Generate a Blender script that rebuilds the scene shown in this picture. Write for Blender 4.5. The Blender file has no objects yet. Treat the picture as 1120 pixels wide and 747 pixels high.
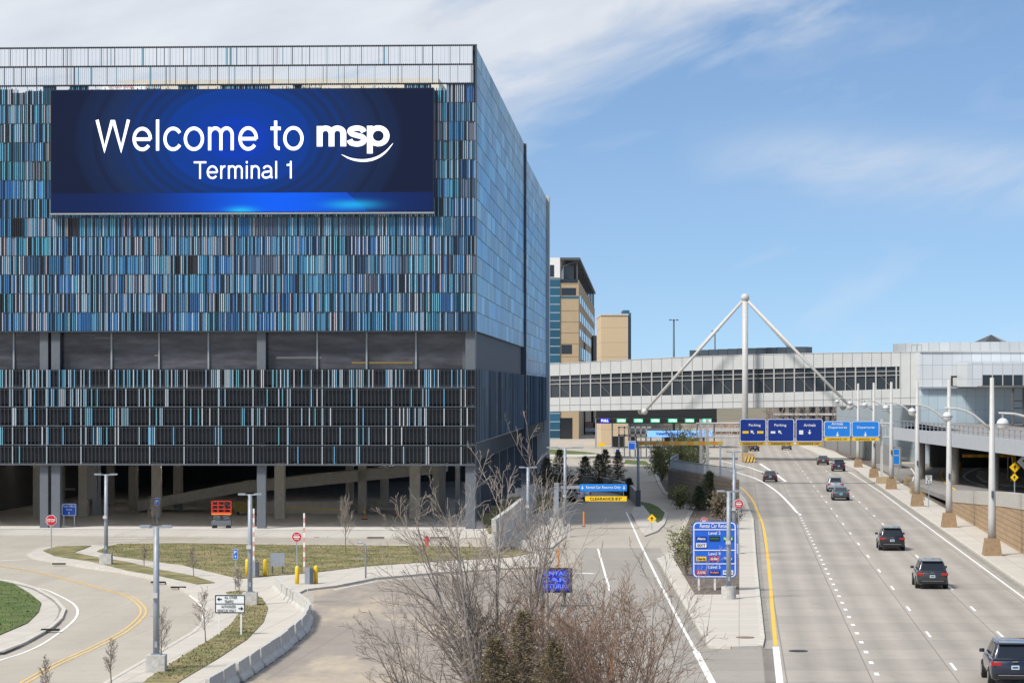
import bpy, bmesh, math, random
from mathutils import Vector, Matrix
rnd = random.Random(7)
sc = bpy.context.scene
COL = sc.collection
R = math.radians

# ---------------------------------------------------------------- camera, world, sun, exposure
H = 12.3            # camera height over the road
F = 2860.0          # focal length in photo pixels (photo 1120 wide)
HY = 425.0          # horizon row of the photo
cam_d = bpy.data.cameras.new('camera'); cam = bpy.data.objects.new('camera', cam_d); COL.objects.link(cam)
cam.location = (0, 0, H); cam.rotation_euler = (R(90), 0, 0)
cam_d.sensor_width = 36; cam_d.lens = 36*F/1120; cam_d.shift_y = (HY-373.5)/1120
cam_d.clip_start = 0.5; cam_d.clip_end = 9000
sc.camera = cam

SUN_EL, SUN_AZ = 49.0, 226.0     # azimuth clockwise from +Y
sd = Vector((math.sin(R(SUN_AZ))*math.cos(R(SUN_EL)), math.cos(R(SUN_AZ))*math.cos(R(SUN_EL)), math.sin(R(SUN_EL))))
sl = bpy.data.lights.new('sun', 'SUN'); sl.energy = 3.75; sl.angle = R(11); sl.color = (1.0, 0.955, 0.89)
so = bpy.data.objects.new('sun', sl); COL.objects.link(so); so.rotation_euler = sd.to_track_quat('Z', 'Y').to_euler()
sc.view_settings.view_transform = 'Standard'; sc.view_settings.look = 'None'
sc.view_settings.exposure = 0.19; sc.view_settings.gamma = 1; sc.view_settings.use_curve_mapping = False

w = bpy.data.worlds.new('World'); sc.world = w; w.use_nodes = True
nt = w.node_tree; N = nt.nodes; L = nt.links
for n in list(N): N.remove(n)
out = N.new('ShaderNodeOutputWorld'); bg = N.new('ShaderNodeBackground'); bg.inputs['Strength'].default_value = 0.12
sky = N.new('ShaderNodeTexSky'); sky.sky_type = 'NISHITA'; sky.sun_disc = False
sky.sun_elevation = R(SUN_EL); sky.sun_rotation = R(SUN_AZ); sky.altitude = 200; sky.air_density = 1.15; sky.dust_density = 0.35; sky.ozone_density = 2.2
tc = N.new('ShaderNodeTexCoord')
sep = N.new('ShaderNodeSeparateXYZ'); L.new(tc.outputs['Generated'], sep.inputs[0])
def wm(op, a, b=None, c=None):
    n = N.new('ShaderNodeMath'); n.operation = op
    for i, v in enumerate((a, b, c)):
        if v is None: continue
        if isinstance(v, (int, float)): n.inputs[i].default_value = v
        else: L.new(v, n.inputs[i])
    return n.outputs[0]
zl = wm('ADD', wm('MULTIPLY', sep.outputs[2], 1.45), 0.125)
cmb = N.new('ShaderNodeCombineXYZ'); L.new(sep.outputs[0], cmb.inputs[0]); L.new(sep.outputs[1], cmb.inputs[1]); L.new(zl, cmb.inputs[2])
nrm = N.new('ShaderNodeVectorMath'); nrm.operation = 'NORMALIZE'; L.new(cmb.outputs[0], nrm.inputs[0]); L.new(nrm.outputs[0], sky.inputs[0])
az = wm('ARCTAN2', sep.outputs[0], sep.outputs[1]); el = wm('ARCSINE', sep.outputs[2])
cc = N.new('ShaderNodeCombineXYZ'); L.new(wm('MULTIPLY', az, 9.0), cc.inputs[0]); L.new(wm('MULTIPLY', wm('SUBTRACT', el, wm('MULTIPLY', az, 0.30)), 26.0), cc.inputs[1])
n1 = N.new('ShaderNodeTexNoise'); n1.inputs['Scale'].default_value = 1.3; n1.inputs['Detail'].default_value = 7; n1.inputs['Roughness'].default_value = 0.58; L.new(cc.outputs[0], n1.inputs[0])
n1.inputs['Distortion'].default_value = 0.5
d1 = wm('DIVIDE', wm('SUBTRACT', el, wm('ADD', 0.090, wm('MULTIPLY', az, 0.42))), 0.035)
d1 = wm('ADD', wm('MINIMUM', d1, 1.1), wm('MULTIPLY', wm('SUBTRACT', n1.outputs[0], 0.5), 2.3))
d1 = wm('MINIMUM', wm('MAXIMUM', d1, 0.0), 1.0)
g2 = wm('POWER', 2.718, wm('MULTIPLY', wm('POWER', wm('DIVIDE', wm('SUBTRACT', el, wm('ADD', 0.092, wm('MULTIPLY', az, -0.07))), 0.012), 2.0), -1.0))
g3 = wm('MINIMUM', wm('MAXIMUM', wm('MULTIPLY', wm('SUBTRACT', az, 0.06), 18.0), 0.0), 1.0)
d2 = wm('MULTIPLY', wm('MULTIPLY', g2, g3), wm('MAXIMUM', wm('MULTIPLY', wm('SUBTRACT', n1.outputs[0], 0.30), 2.0), 0.0))
d0 = wm('MINIMUM', wm('MAXIMUM', wm('MULTIPLY', wm('SUBTRACT', n1.outputs[0], 0.55), 1.0), 0.0), 0.25)
dd = wm('MINIMUM', wm('MAXIMUM', wm('MAXIMUM', wm('MULTIPLY', d1, 0.92), d2), d0), 0.95)
n2 = N.new('ShaderNodeTexNoise'); n2.inputs['Scale'].default_value = 3.0; n2.inputs['Detail'].default_value = 5; L.new(cc.outputs[0], n2.inputs[0])
ccol = N.new('ShaderNodeMix'); ccol.data_type = 'RGBA'; L.new(n2.outputs[0], ccol.inputs[0])
ccol.inputs[6].default_value = (4.7, 5.0, 5.5, 1); ccol.inputs[7].default_value = (6.6, 6.8, 7.1, 1)
mx = N.new('ShaderNodeMix'); mx.data_type = 'RGBA'; L.new(dd, mx.inputs[0]); tint = N.new('ShaderNodeVectorMath'); tint.operation = 'MULTIPLY'; tint.inputs[1].default_value = (.93, 1.0, 1.07); L.new(sky.outputs[0], tint.inputs[0]); L.new(tint.outputs[0], mx.inputs[6]); L.new(ccol.outputs[2], mx.inputs[7])
L.new(mx.outputs[2], bg.inputs['Color']); L.new(bg.outputs[0], out.inputs['Surface'])

# ---------------------------------------------------------------- helpers
def G(px, py, z=0.0):
    Y = (H-z)*F/(py-HY); return ((px-560)*Y/F, Y)
def W(px, py, Y): return ((px-560)*Y/F, Y, H+(HY-py)*Y/F)
def hw(c, Y): return (c+0.0867*Y, Y)

def tag(o, label=None, cat=None, group=None, kind=None):
    if label: o['label'] = label
    if cat: o['category'] = cat
    if group: o['group'] = group
    if kind: o['kind'] = kind
    return o
def thing(name, loc, label, cat, group=None, rz=0):
    o = bpy.data.objects.new(name, None); COL.objects.link(o); o.location = loc; o.rotation_euler = (0, 0, rz)
    o.empty_display_size = 0.3
    return tag(o, label, cat, group)
def copy_tree(o, parent=None):
    c = o.copy(); COL.objects.link(c)
    if parent is not None: c.parent = parent
    for ch in o.children: copy_tree(ch, c)
    return c
def base_of(p):
    v = Vector((0, 0, 0))
    while p is not None: v += p.location; p = p.parent
    return v

class MB:
    def __init__(s): s.v = []; s.f = []; s.c = []; s.m = []
    def face(s, idx, col=None, mi=0): s.f.append(tuple(idx)); s.c.append(col); s.m.append(mi)
    def poly(s, pts, col=None, mi=0):
        n = len(s.v); s.v += [tuple(p) for p in pts]; s.face(range(n, n+len(pts)), col, mi); return s
    def hexa(s, p, col=None, mi=0):   # 8 points: bottom ring 0-3, top ring 4-7
        n = len(s.v); s.v += [tuple(q) for q in p]
        for q in ((0,3,2,1),(4,5,6,7),(0,1,5,4),(1,2,6,5),(2,3,7,6),(3,0,4,7)): s.face([n+i for i in q], col, mi)
        return s
    def box(s, x0, x1, y0, y1, z0, z1, col=None, mi=0):
        return s.hexa([(x0,y0,z0),(x1,y0,z0),(x1,y1,z0),(x0,y1,z0),(x0,y0,z1),(x1,y0,z1),(x1,y1,z1),(x0,y1,z1)], col, mi)
    def cbox(s, c, d, rz=0, col=None, mi=0, top=1.0):
        ca, sa = math.cos(rz), math.sin(rz); P = []
        for z, k in ((-.5, 1), (.5, top)):
            for a, b in ((-.5,-.5),(.5,-.5),(.5,.5),(-.5,.5)):
                x, y = a*d[0]*k, b*d[1]*k; P.append((c[0]+x*ca-y*sa, c[1]+x*sa+y*ca, c[2]+z*d[2]))
        return s.hexa(P, col, mi)
    def beam(s, a, b, wd, ht, col=None, mi=0):   # rectangular bar from a to b
        a = Vector(a); b = Vector(b); d = (b-a).normalized()
        up = Vector((0,0,1)) if abs(d.z) < .95 else Vector((0,1,0))
        r = d.cross(up).normalized()*wd/2; u = r.cross(d).normalized()*ht/2
        return s.hexa([a-r-u, a+r-u, b+r-u, b-r-u, a-r+u, a+r+u, b+r+u, b-r+u], col, mi)
    def tube(s, pts, rad, n=8, col=None, mi=0, cap=True):
        pts = [Vector(p) for p in pts]
        if isinstance(rad, (int, float)): rad = [rad]*len(pts)
        rings = []; pr = None
        for i, p in enumerate(pts):
            d = (pts[min(i+1, len(pts)-1)]-pts[max(i-1, 0)])
            if d.length < 1e-9: d = Vector((0,0,1))
            d.normalize()
            if pr is None:
                r = d.cross(Vector((0,1,0)) if abs(d.y) < .9 else Vector((1,0,0))).normalized()
            else:
                r = (pr-d*pr.dot(d)); r = r.normalized() if r.length > 1e-6 else d.orthogonal().normalized()
            pr = r; q = d.cross(r); k = len(s.v)
            for j in range(n):
                t = 2*math.pi*j/n; s.v.append(tuple(p+(r*math.cos(t)+q*math.sin(t))*rad[i]))
            rings.append(k)
        for a, b in zip(rings, rings[1:]):
            for j in range(n): s.face((a+j, a+(j+1)%n, b+(j+1)%n, b+j), col, mi)
        if cap: s.face([rings[0]+j for j in reversed(range(n))], col, mi); s.face([rings[-1]+j for j in range(n)], col, mi)
        return s
    def prism(s, pts, z0, z1, col=None, mi=0):
        # pts 2D polygon; ear-clipped top
        from mathutils.geometry import tessellate_polygon
        n = len(pts); k = len(s.v)
        area = sum(pts[i][0]*pts[(i+1)%n][1]-pts[(i+1)%n][0]*pts[i][1] for i in range(n))
        if area < 0: pts = list(reversed(pts))
        zt = z1 if callable(z1) else (lambda x, y: z1)
        s.v += [(p[0], p[1], z0) for p in pts]+[(p[0], p[1], zt(p[0], p[1])) for p in pts]
        for t in tessellate_polygon([[Vector((p[0], p[1], 0)) for p in pts]]):
            a, b, c = (pts[i] for i in t)
            if (b[0]-a[0])*(c[1]-a[1])-(b[1]-a[1])*(c[0]-a[0]) < 0: t = t[::-1]
            s.face([k+n+i for i in t], col, mi)
        for i in range(n): s.face((k+i, k+(i+1)%n, k+n+(i+1)%n, k+n+i), col, mi)
        return s
    def sphere(s, c, r, n=12, m=8, col=None, mi=0, sz=1):
        k = len(s.v)
        for i in range(m+1):
            t = math.pi*i/m
            for j in range(n):
                a = 2*math.pi*j/n; s.v.append((c[0]+r*math.sin(t)*math.cos(a), c[1]+r*math.sin(t)*math.sin(a), c[2]+r*sz*math.cos(t)))
        for i in range(m):
            for j in range(n): s.face((k+i*n+j, k+(i+1)*n+j, k+(i+1)*n+(j+1)%n, k+i*n+(j+1)%n), col, mi)
        return s
    def strip(s, pts, wd, z, col=None, mi=0):   # flat ribbon on the ground
        pts = [Vector((p[0], p[1])) for p in pts]
        k = len(s.v)
        for i, p in enumerate(pts):
            d = (pts[min(i+1, len(pts)-1)]-pts[max(i-1, 0)]).normalized(); nn = Vector((-d.y, d.x))*wd/2
            s.v += [(p.x-nn.x, p.y-nn.y, z), (p.x+nn.x, p.y+nn.y, z)]
        for i in range(len(pts)-1): s.face((k+2*i, k+2*i+2, k+2*i+3, k+2*i+1), col, mi)
        return s
    def build(s, name, mat, parent=None, smooth=False, loc=None):
        me = bpy.data.meshes.new(name)
        if parent is not None: off = base_of(parent)
        elif loc is not None: off = Vector(loc)
        else:
            zs = min(v[2] for v in s.v); off = Vector(((min(v[0] for v in s.v)+max(v[0] for v in s.v))/2, (min(v[1] for v in s.v)+max(v[1] for v in s.v))/2, zs))
        me.from_pydata([(v[0]-off.x, v[1]-off.y, v[2]-off.z) for v in s.v], [], s.f)
        mats = mat if isinstance(mat, (list, tuple)) else [mat]
        for m in mats: me.materials.append(m)
        if len(mats) > 1: me.polygons.foreach_set('material_index', s.m)
        if any(c is not None for c in s.c):
            at = me.color_attributes.new('Col', 'FLOAT_COLOR', 'CORNER'); buf = []
            for f, c in zip(s.f, s.c):
                c = c or (.5, .5, .5); buf += [c[0], c[1], c[2], 1.0]*len(f)
            at.data.foreach_set('color', buf)
        if smooth: me.polygons.foreach_set('use_smooth', [True]*len(me.polygons))
        me.update()
        o = bpy.data.objects.new(name, me); COL.objects.link(o)
        if parent is not None: o.parent = parent
        else: o.location = off
        return o

def smoothline(pts, n=6):   # Catmull-Rom
    if len(pts) < 3: return pts
    P = [Vector((p[0], p[1], 0)) for p in pts]; P = [P[0]*2-P[1]]+P+[P[-1]*2-P[-2]]; o = []
    for i in range(1, len(P)-2):
        for k in range(n):
            t = k/n; a, b, c, d = P[i-1:i+3]
            q = 0.5*((2*b)+(c-a)*t+(2*a-5*b+4*c-d)*t*t+(3*b-a-3*c+d)*t**3); o.append((q.x, q.y))
    o.append((P[-2].x, P[-2].y)); return o
def GL(pts, z=0.0, n=0):
    q = [G(a, b, z) for a, b in pts]
    return smoothline(q, n) if n else q

# ---------------------------------------------------------------- materials
def mat(name, col=(.5,.5,.5), rough=.6, metal=0, var=0.0, vscale=1.0, bump=0.0, bscale=8.0, attr=False, spec=.5, emit=None, es=1.0, coat=0, col2=None, alpha=None, stretch=None):
    m = bpy.data.materials.new(name); m.use_nodes = True; t = m.node_tree; b = t.nodes['Principled BSDF']
    b.inputs['Roughness'].default_value = rough; b.inputs['Metallic'].default_value = metal
    b.inputs['Specular IOR Level'].default_value = spec; b.inputs['Coat Weight'].default_value = coat; b.inputs['Coat Roughness'].default_value = .05
    src = None
    if attr:
        a = t.nodes.new('ShaderNodeAttribute'); a.attribute_name = 'Col'; src = a.outputs['Color']
    tcn = t.nodes.new('ShaderNodeTexCoord')
    vec = tcn.outputs['Object']
    if stretch:
        mp = t.nodes.new('ShaderNodeMapping'); mp.inputs['Scale'].default_value = stretch; t.links.new(vec, mp.inputs[0]); vec = mp.outputs[0]
    if var > 0 or col2:
        nz = t.nodes.new('ShaderNodeTexNoise'); nz.inputs['Scale'].default_value = vscale; nz.inputs['Detail'].default_value = 6; nz.inputs['Roughness'].default_value = .65
        t.links.new(vec, nz.inputs[0])
        if col2:
            rp = t.nodes.new('ShaderNodeValToRGB'); rp.color_ramp.elements[0].position = .38; rp.color_ramp.elements[1].position = .62
            rp.color_ramp.elements[0].color = (*col, 1); rp.color_ramp.elements[1].color = (*col2, 1)
            t.links.new(nz.outputs[0], rp.inputs[0]); src = rp.outputs[0]
        if var > 0:
            mr = t.nodes.new('ShaderNodeMapRange'); mr.inputs[1].default_value = .25; mr.inputs[2].default_value = .75; mr.inputs[3].default_value = 1-var; mr.inputs[4].default_value = 1+var
            nz2 = t.nodes.new('ShaderNodeTexNoise'); nz2.inputs['Scale'].default_value = vscale*2.7; nz2.inputs['Detail'].default_value = 5
            t.links.new(vec, nz2.inputs[0]); t.links.new(nz2.outputs[0], mr.inputs[0])
            vm = t.nodes.new('ShaderNodeVectorMath'); vm.operation = 'SCALE'
            if src is not None: t.links.new(src, vm.inputs[0])
            else: vm.inputs[0].default_value = col
            t.links.new(mr.outputs[0], vm.inputs['Scale']); src = vm.outputs[0]
    if src is not None: t.links.new(src, b.inputs['Base Color'])
    else: b.inputs['Base Color'].default_value = (*col, 1)
    if bump > 0:
        nb = t.nodes.new('ShaderNodeTexNoise'); nb.inputs['Scale'].default_value = bscale; nb.inputs['Detail'].default_value = 4; t.links.new(vec, nb.inputs[0])
        bp = t.nodes.new('ShaderNodeBump'); bp.inputs['Strength'].default_value = bump; bp.inputs['Distance'].default_value = .1
        t.links.new(nb.outputs[0], bp.inputs['Height']); t.links.new(bp.outputs[0], b.inputs['Normal'])
    if emit: b.inputs['Emission Color'].default_value = (*emit, 1); b.inputs['Emission Strength'].default_value = es
    return m

def grid_mat(name, col, line, sx, sz, wd=.03, rough=.5, var=.06, spec=.5, metal=0, axis='XZ', cellvar=.05, off=(0,0)):
    """panels with dark joints; world-position based, axis picks the plane"""
    m = bpy.data.materials.new(name); m.use_nodes = True; t = m.node_tree; b = t.nodes['Principled BSDF']
    b.inputs['Roughness'].default_value = rough; b.inputs['Specular IOR Level'].default_value = spec; b.inputs['Metallic'].default_value = metal
    g = t.nodes.new('ShaderNodeNewGeometry'); s = t.nodes.new('ShaderNodeSeparateXYZ'); t.links.new(g.outputs['Position'], s.inputs[0])
    def M(op, a, b_=None):
        n = t.nodes.new('ShaderNodeMath'); n.operation = op
        for i, v in enumerate((a, b_)):
            if v is None: continue
            if isinstance(v, (int, float)): n.inputs[i].default_value = v
            else: t.links.new(v, n.inputs[i])
        return n.outputs[0]
    U, V = s.outputs['XYZ'.index(axis[0])], s.outputs['XYZ'.index(axis[1])]
    if axis == 'XY': U = M('SUBTRACT', U, M('MULTIPLY', V, .0867))
    u = M('DIVIDE', M('SUBTRACT', U, off[0]), sx); v = M('DIVIDE', M('SUBTRACT', V, off[1]), sz)
    lu = M('LESS_THAN', M('FRACT', u), wd/sx); lv = M('LESS_THAN', M('FRACT', v), wd/sz)
    ln = M('MAXIMUM', lu, lv)
    cb = t.nodes.new('ShaderNodeCombineXYZ'); t.links.new(M('FLOOR', u), cb.inputs[0]); t.links.new(M('FLOOR', v), cb.inputs[1])
    wn = t.nodes.new('ShaderNodeTexWhiteNoise'); wn.noise_dimensions = '2D'; t.links.new(cb.outputs[0], wn.inputs[0])
    nz = t.nodes.new('ShaderNodeTexNoise'); nz.inputs['Scale'].default_value = .35; nz.inputs['Detail'].default_value = 8; nz.inputs['Roughness'].default_value = .7
    t.links.new(g.outputs['Position'], nz.inputs[0])
    k = M('ADD', M('ADD', 1-cellvar, M('MULTIPLY', wn.outputs[0], 2*cellvar)), M('MULTIPLY', M('SUBTRACT', nz.outputs[0], .5), var*3))
    vm = t.nodes.new('ShaderNodeVectorMath'); vm.operation = 'SCALE'; vm.inputs[0].default_value = col; t.links.new(k, vm.inputs['Scale'])
    mixn = t.nodes.new('ShaderNodeMix'); mixn.data_type = 'RGBA'; t.links.new(ln, mixn.inputs[0]); t.links.new(vm.outputs[0], mixn.inputs[6]); mixn.inputs[7].default_value = (*line, 1)
    t.links.new(mixn.outputs[2], b.inputs['Base Color'])
    m['k'] = 1
    return m, t, M, U, V, mixn, b

M_ = {}
M_['galv'] = mat('galvanised_steel', (.30,.335,.375), .5, .2, var=.12, vscale=2)
M_['white_paint'] = mat('white_paint', (.74,.74,.72), .45, var=.05, vscale=2)
M_['off_white'] = mat('off_white_paint', (.52,.515,.49), .5, var=.08, vscale=1.2)
M_['concrete'] = mat('concrete', (.46,.44,.40), .85, var=.14, vscale=1.2, bump=.3)
M_['barrier'] = mat('barrier_concrete', (.47,.46,.43), .9, var=.2, vscale=1.3, bump=.4, bscale=4)
M_['sidewalk'] = grid_mat('sidewalk_concrete', (.49,.455,.40), (.33,.305,.27), 1.6, 1.6, .05, .9, .06, axis='XY')[0]
M_['kerb'] = mat('kerb_concrete', (.52,.49,.43), .9, var=.15, vscale=.8)
M_['grass'] = mat('grass_turf', (.115,.125,.04), .95, var=.4, vscale=.35, col2=(.27,.215,.105), bump=.8, bscale=5)
M_['grass_green'] = mat('green_grass_turf', (.05,.10,.015), .95, var=.4, vscale=.6, col2=(.11,.13,.035), bump=.8, bscale=5)
M_['mulch'] = mat('mulch', (.10,.075,.06), 1, var=.4, vscale=2.5, col2=(.19,.155,.125), bump=1, bscale=9)
M_['ground'] = mat('earth', (.17,.15,.10), 1, var=.3, vscale=.02)
M_['white_line'] = mat('white_road_paint', (.82,.81,.78), .7, var=.08, vscale=.8)
M_['yellow_line'] = mat('yellow_road_paint', (.76,.46,.045), .7, var=.12, vscale=.7)
M_['yellow_faded'] = mat('faded_yellow_road_paint', (.62,.44,.17), .8, var=.2, vscale=.7)
M_['dark_steel'] = mat('dark_painted_steel', (.075,.085,.10), .5, var=.1, vscale=1)
M_['black'] = mat('black', (.012,.012,.014), .6)
M_['glass_dark'] = mat('dark_glass', (.018,.022,.028), .08, spec=.6)
M_['glass_blue'] = mat('blue_glass', (.03,.11,.17), .12, spec=.6)
M_['yellow'] = mat('yellow_paint', (.85,.55,.02), .45, var=.06, vscale=3)
M_['orange'] = mat('orange_plastic', (.85,.27,.02), .5)
M_['red'] = mat('red_paint', (.55,.035,.02), .4, var=.1, vscale=3)
M_['sign_red'] = mat('sign_red', (.52,.012,.025), .4)
M_['sign_blue'] = mat('sign_blue', (.012,.12,.62), .4, var=.04, vscale=1)
M_['sign_navy'] = mat('sign_navy', (.003,.028,.23), .4, var=.04, vscale=1)
M_['sign_sky'] = mat('sign_bright_blue', (.01,.22,.72), .4, var=.04, vscale=1)
M_['sign_yellow'] = mat('sign_yellow', (.88,.56,.01), .4)
M_['sign_white'] = mat('sign_white', (.78,.80,.80), .4)
M_['sign_black'] = mat('sign_black', (.01,.01,.012), .5)
M_['sign_green'] = mat('sign_green', (.015,.25,.09), .4)
M_['tan'] = mat('tan_stone', (.42,.32,.20), .8, var=.06, vscale=.3)
M_['bark'] = mat('grey_brown_bark', (.15,.125,.11), .95, var=.3, vscale=3)
M_['bark_pale'] = mat('pale_bark', (.32,.30,.285), .95, var=.35, vscale=3)
M_['twig'] = mat('twigs', (.25,.215,.19), .95, var=.3, vscale=2)
M_['twig_red'] = mat('reddish_twigs', (.20,.135,.10), .95, var=.3, vscale=2)
M_['leaf_dark'] = mat('conifer_needles', (.06,.085,.035), .9, var=.5, vscale=2)
M_['leaf_brown'] = mat('browned_needles', (.15,.12,.065), .9, var=.45, vscale=2)
M_['leaf_spring'] = mat('spring_leaves', (.19,.21,.06), .9, var=.4, vscale=2)
M_['tyre'] = mat('tyre_rubber', (.012,.012,.012), .85)
M_['rim'] = mat('alloy_rim', (.35,.36,.38), .3, .8)
M_['tail'] = mat('tail_light_lens', (.42,.008,.01), .2, coat=.5)
M_['plate'] = mat('licence_plate', (.55,.66,.68), .4)
M_['plate_blue'] = mat('licence_plate_letters', (.03,.06,.2), .4)
M_['chrome'] = mat('chrome_trim', (.6,.6,.62), .15, 1)

# ---------------------------------------------------------------- text
_tc = {}
def text_shape(body, bold=0.0, space=1.0):
    key = (body, bold, space)
    if key not in _tc:
        cu = bpy.data.curves.new('lettering', 'FONT'); cu.body = body; cu.offset = bold; cu.space_character = space; cu.resolution_u = 3
        o = bpy.data.objects.new('lettering', cu); COL.objects.link(o)
        dg = bpy.context.evaluated_depsgraph_get(); me = bpy.data.meshes.new_from_object(o.evaluated_get(dg))
        vs = [tuple(v.co) for v in me.vertices]; fs = [tuple(p.vertices) for p in me.polygons]
        bpy.data.objects.remove(o); bpy.data.curves.remove(cu); bpy.data.meshes.remove(me)
        _tc[key] = (vs, fs)
    return _tc[key]
def add_text(mb, body, x0, x1, z0, z1, place, bold=0.0, mi=0, space=1.0):
    """fit text bbox to the rectangle x0..x1, z0..z1 of plane function place(x,z)"""
    vs, fs = text_shape(body, bold, space)
    ax = min(v[0] for v in vs); bx = max(v[0] for v in vs); ay = min(v[1] for v in vs); by = max(v[1] for v in vs)
    k = len(mb.v)
    for v in vs: mb.v.append(tuple(place(x0+(v[0]-ax)/(bx-ax)*(x1-x0), z0+(v[1]-ay)/(by-ay)*(z1-z0))))
    for f in fs: mb.face([k+i for i in f], None, mi)
def flat(cx, Y, z, d=.0):   # plane facing the camera (-Y)
    return lambda a, b: (cx+a, Y-d, z+b)
def rrect(x0, x1, z0, z1, r, n=4):
    P = []
    for cx, cz, a0 in ((x1-r, z0+r, -90), (x1-r, z1-r, 0), (x0+r, z1-r, 90), (x0+r, z0+r, 180)):
        for i in range(n+1):
            a = R(a0+90*i/n); P.append((cx+r*math.cos(a), cz+r*math.sin(a)))
    return P
def slab(mb, P, place, y0, y1, mi=0, col=None):   # outline P in sign plane, from depth y0 (front) to y1 (back)
    k = len(mb.v); n = len(P)
    for d in (y0, y1):
        for a, b in P:
            q = place(a, b); mb.v.append((q[0], q[1]+d, q[2]))
    mb.face([k+i for i in range(n)], col, mi); mb.face([k+n+i for i in reversed(range(n))], col, mi)
    for i in range(n): mb.face((k+i, k+n+i, k+n+(i+1)%n, k+(i+1)%n), col, mi)
def arrow(mb, cx, cz, s, ang, place, mi=0):
    P = [(-.10,-.5),(.10,-.5),(.10,.0),(.38,.0),(0,.5),(-.38,.0),(-.10,.0)]
    ca, sa = math.cos(ang), math.sin(ang)
    Q = [(cx+s*(x*ca-y*sa), cz+s*(x*sa+y*ca)) for x, y in P]
    k = len(mb.v); mb.v += [tuple(place(a, b)) for a, b in Q]
    mb.face((k, k+1, k+2, k+6), None, mi); mb.face((k+3, k+4, k+5, k+6, k+2), None, mi)

# monoline grotesque lettering for the giant screen
def stroke(mb, pts, wd, place, mi=0):
    P = [Vector(p) for p in pts]; n = len(P); Lf = []; Rt = []
    closed = (P[0]-P[-1]).length < 1e-6
    for i in range(n):
        if closed: a = P[i-1] if i > 0 else P[-2]; c_ = P[(i+1)] if i < n-1 else P[1]
        else: a = P[max(i-1, 0)]; c_ = P[min(i+1, n-1)]
        d1 = (P[i]-a); d2 = (c_-P[i])
        d1 = d1.normalized() if d1.length > 1e-9 else d2.normalized(); d2 = d2.normalized() if d2.length > 1e-9 else d1
        n1 = Vector((-d1.y, d1.x)); n2 = Vector((-d2.y, d2.x)); m = (n1+n2).normalized(); k = wd/2/max(.42, m.dot(n1))
        Lf.append(P[i]+m*k); Rt.append(P[i]-m*k)
    for i in range(n-1): mb.poly([place(*q) for q in (Lf[i], Lf[i+1], Rt[i+1], Rt[i])], None, mi)
def arc(cx, cy, rx, ry, a0, a1, n=18): return [(cx+rx*math.cos(R(a0+(a1-a0)*i/n)), cy+ry*math.sin(R(a0+(a1-a0)*i/n))) for i in range(n+1)]
def glyphs(w):
    h = w/2; xh = .54; cy = xh/2; ry = xh/2+.012-h; rx = .25-h; g = {}
    g['W'] = ([[(.045,.72),(.235,.035),(.425,.675),(.475,.675),(.665,.035),(.855,.72)]], .91)
    g['e'] = ([[(.30-rx,.265),(.30+rx,.265)], arc(.30,cy,rx,ry,-2,322,34)], .585)
    g['c'] = ([arc(.29,cy,rx,ry,35,325,28)], .53)
    g['o'] = ([arc(.295,cy,rx+.01,ry,0,360,40)], .59)
    g['l'] = ([[(.11,0),(.11,.72)]], .22)
    g['i'] = ([[(.11,0),(.11,xh)],[(.11,.63),(.11,.72)]], .22)
    R1 = .15; top = xh+.012-h
    def arch(x0, x1): m = (x0+x1)/2; r = (x1-x0)/2; return arc(m, top-r*1.05, r, r*1.05, 172, 0, 14)+[(x1, 0)]
    g['m'] = ([[(.11,0),(.11,xh)], arch(.11,.40), arch(.40,.69)], .80)
    g['n'] = ([[(.11,0),(.11,xh)], arch(.11,.43)], .54)
    g['r'] = ([[(.11,0),(.11,xh)], arc(.30,top-.2,.19,.2,172,92,9)], .34)
    g['t'] = ([[(.15,.68),(.15,.13)]+arc(.24,.12,.09,.12-h,190,278,8), [(.02,xh-h),(.28,xh-h)]], .31)
    g['T'] = ([[(.02,.72-h),(.58,.72-h)],[(.30,0),(.30,.72-w)]], .55)
    g['a'] = ([arc(.265,top-.16,.175,.16,160,0,14)+[(.44,.10)]+arc(.50,.09,.06,.055,180,262,5), [(.44,.315),(.36,.295),(.22,.275)]+arc(.20,.155,.15,.12,95,270,12)+[(.27,.042),(.38,.08),(.44,.17)]], .55)
    g['1'] = ([[(.27,0),(.27,.72)],[(.27,.60),(.20,.56),(.09,.555)]], .50)
    g[' '] = ([], .27)
    return g
def bold_glyphs(w):
    h = w/2; g = {}; top = .545-h
    def arch(x0, x1): m = (x0+x1)/2; r = (x1-x0)/2; return arc(m, top-r, r, r, 165, 0, 14)+[(x1, 0)]
    g['m'] = ([[(h,0),(h,.535)], arch(h,h+.28), arch(h+.28,h+.56)], .56+w+.025)
    sm = smoothline([(.405,.375),(.36,.445),(.24,.478),(.11,.445),(.085,.385),(.13,.325),(.24,.285),(.36,.245),(.41,.17),(.36,.09),(.24,.058),(.11,.09),(.065,.17)], 4)
    g['s'] = ([[(x_, y_) for x_, y_ in sm]], .49)
    g['p'] = ([[(h,-.19),(h,.535)], arc(.265,.27,.265-h,.275-h,0,360,34)], .53)
    return g
def set_type(mb, text, G_, w, x0, x1, z0, z1, place, cap=.72, desc=0.0, track=0.0):
    pen = 0; S_ = []
    for ch in text:
        st, adv = G_[ch]
        for s in st: S_.append([(p[0]+pen, p[1]) for p in s])
        pen += adv+track
    ax = min(p[0] for s in S_ for p in s)-w/2; bx = max(p[0] for s in S_ for p in s)+w/2
    f = lambda a, b: place(x0+(a-ax)/(bx-ax)*(x1-x0), z0+(b-desc)/(cap-desc)*(z1-z0))
    for s in S_: stroke(mb, s, w, f)

M_['lamp_white'] = mat('lamp_pole_paint', (.48,.475,.455), .5, var=.06, vscale=1)
M_['plinth'] = mat('plinth_stone', (.30,.205,.12), .9, var=.2, vscale=1.5)

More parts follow.
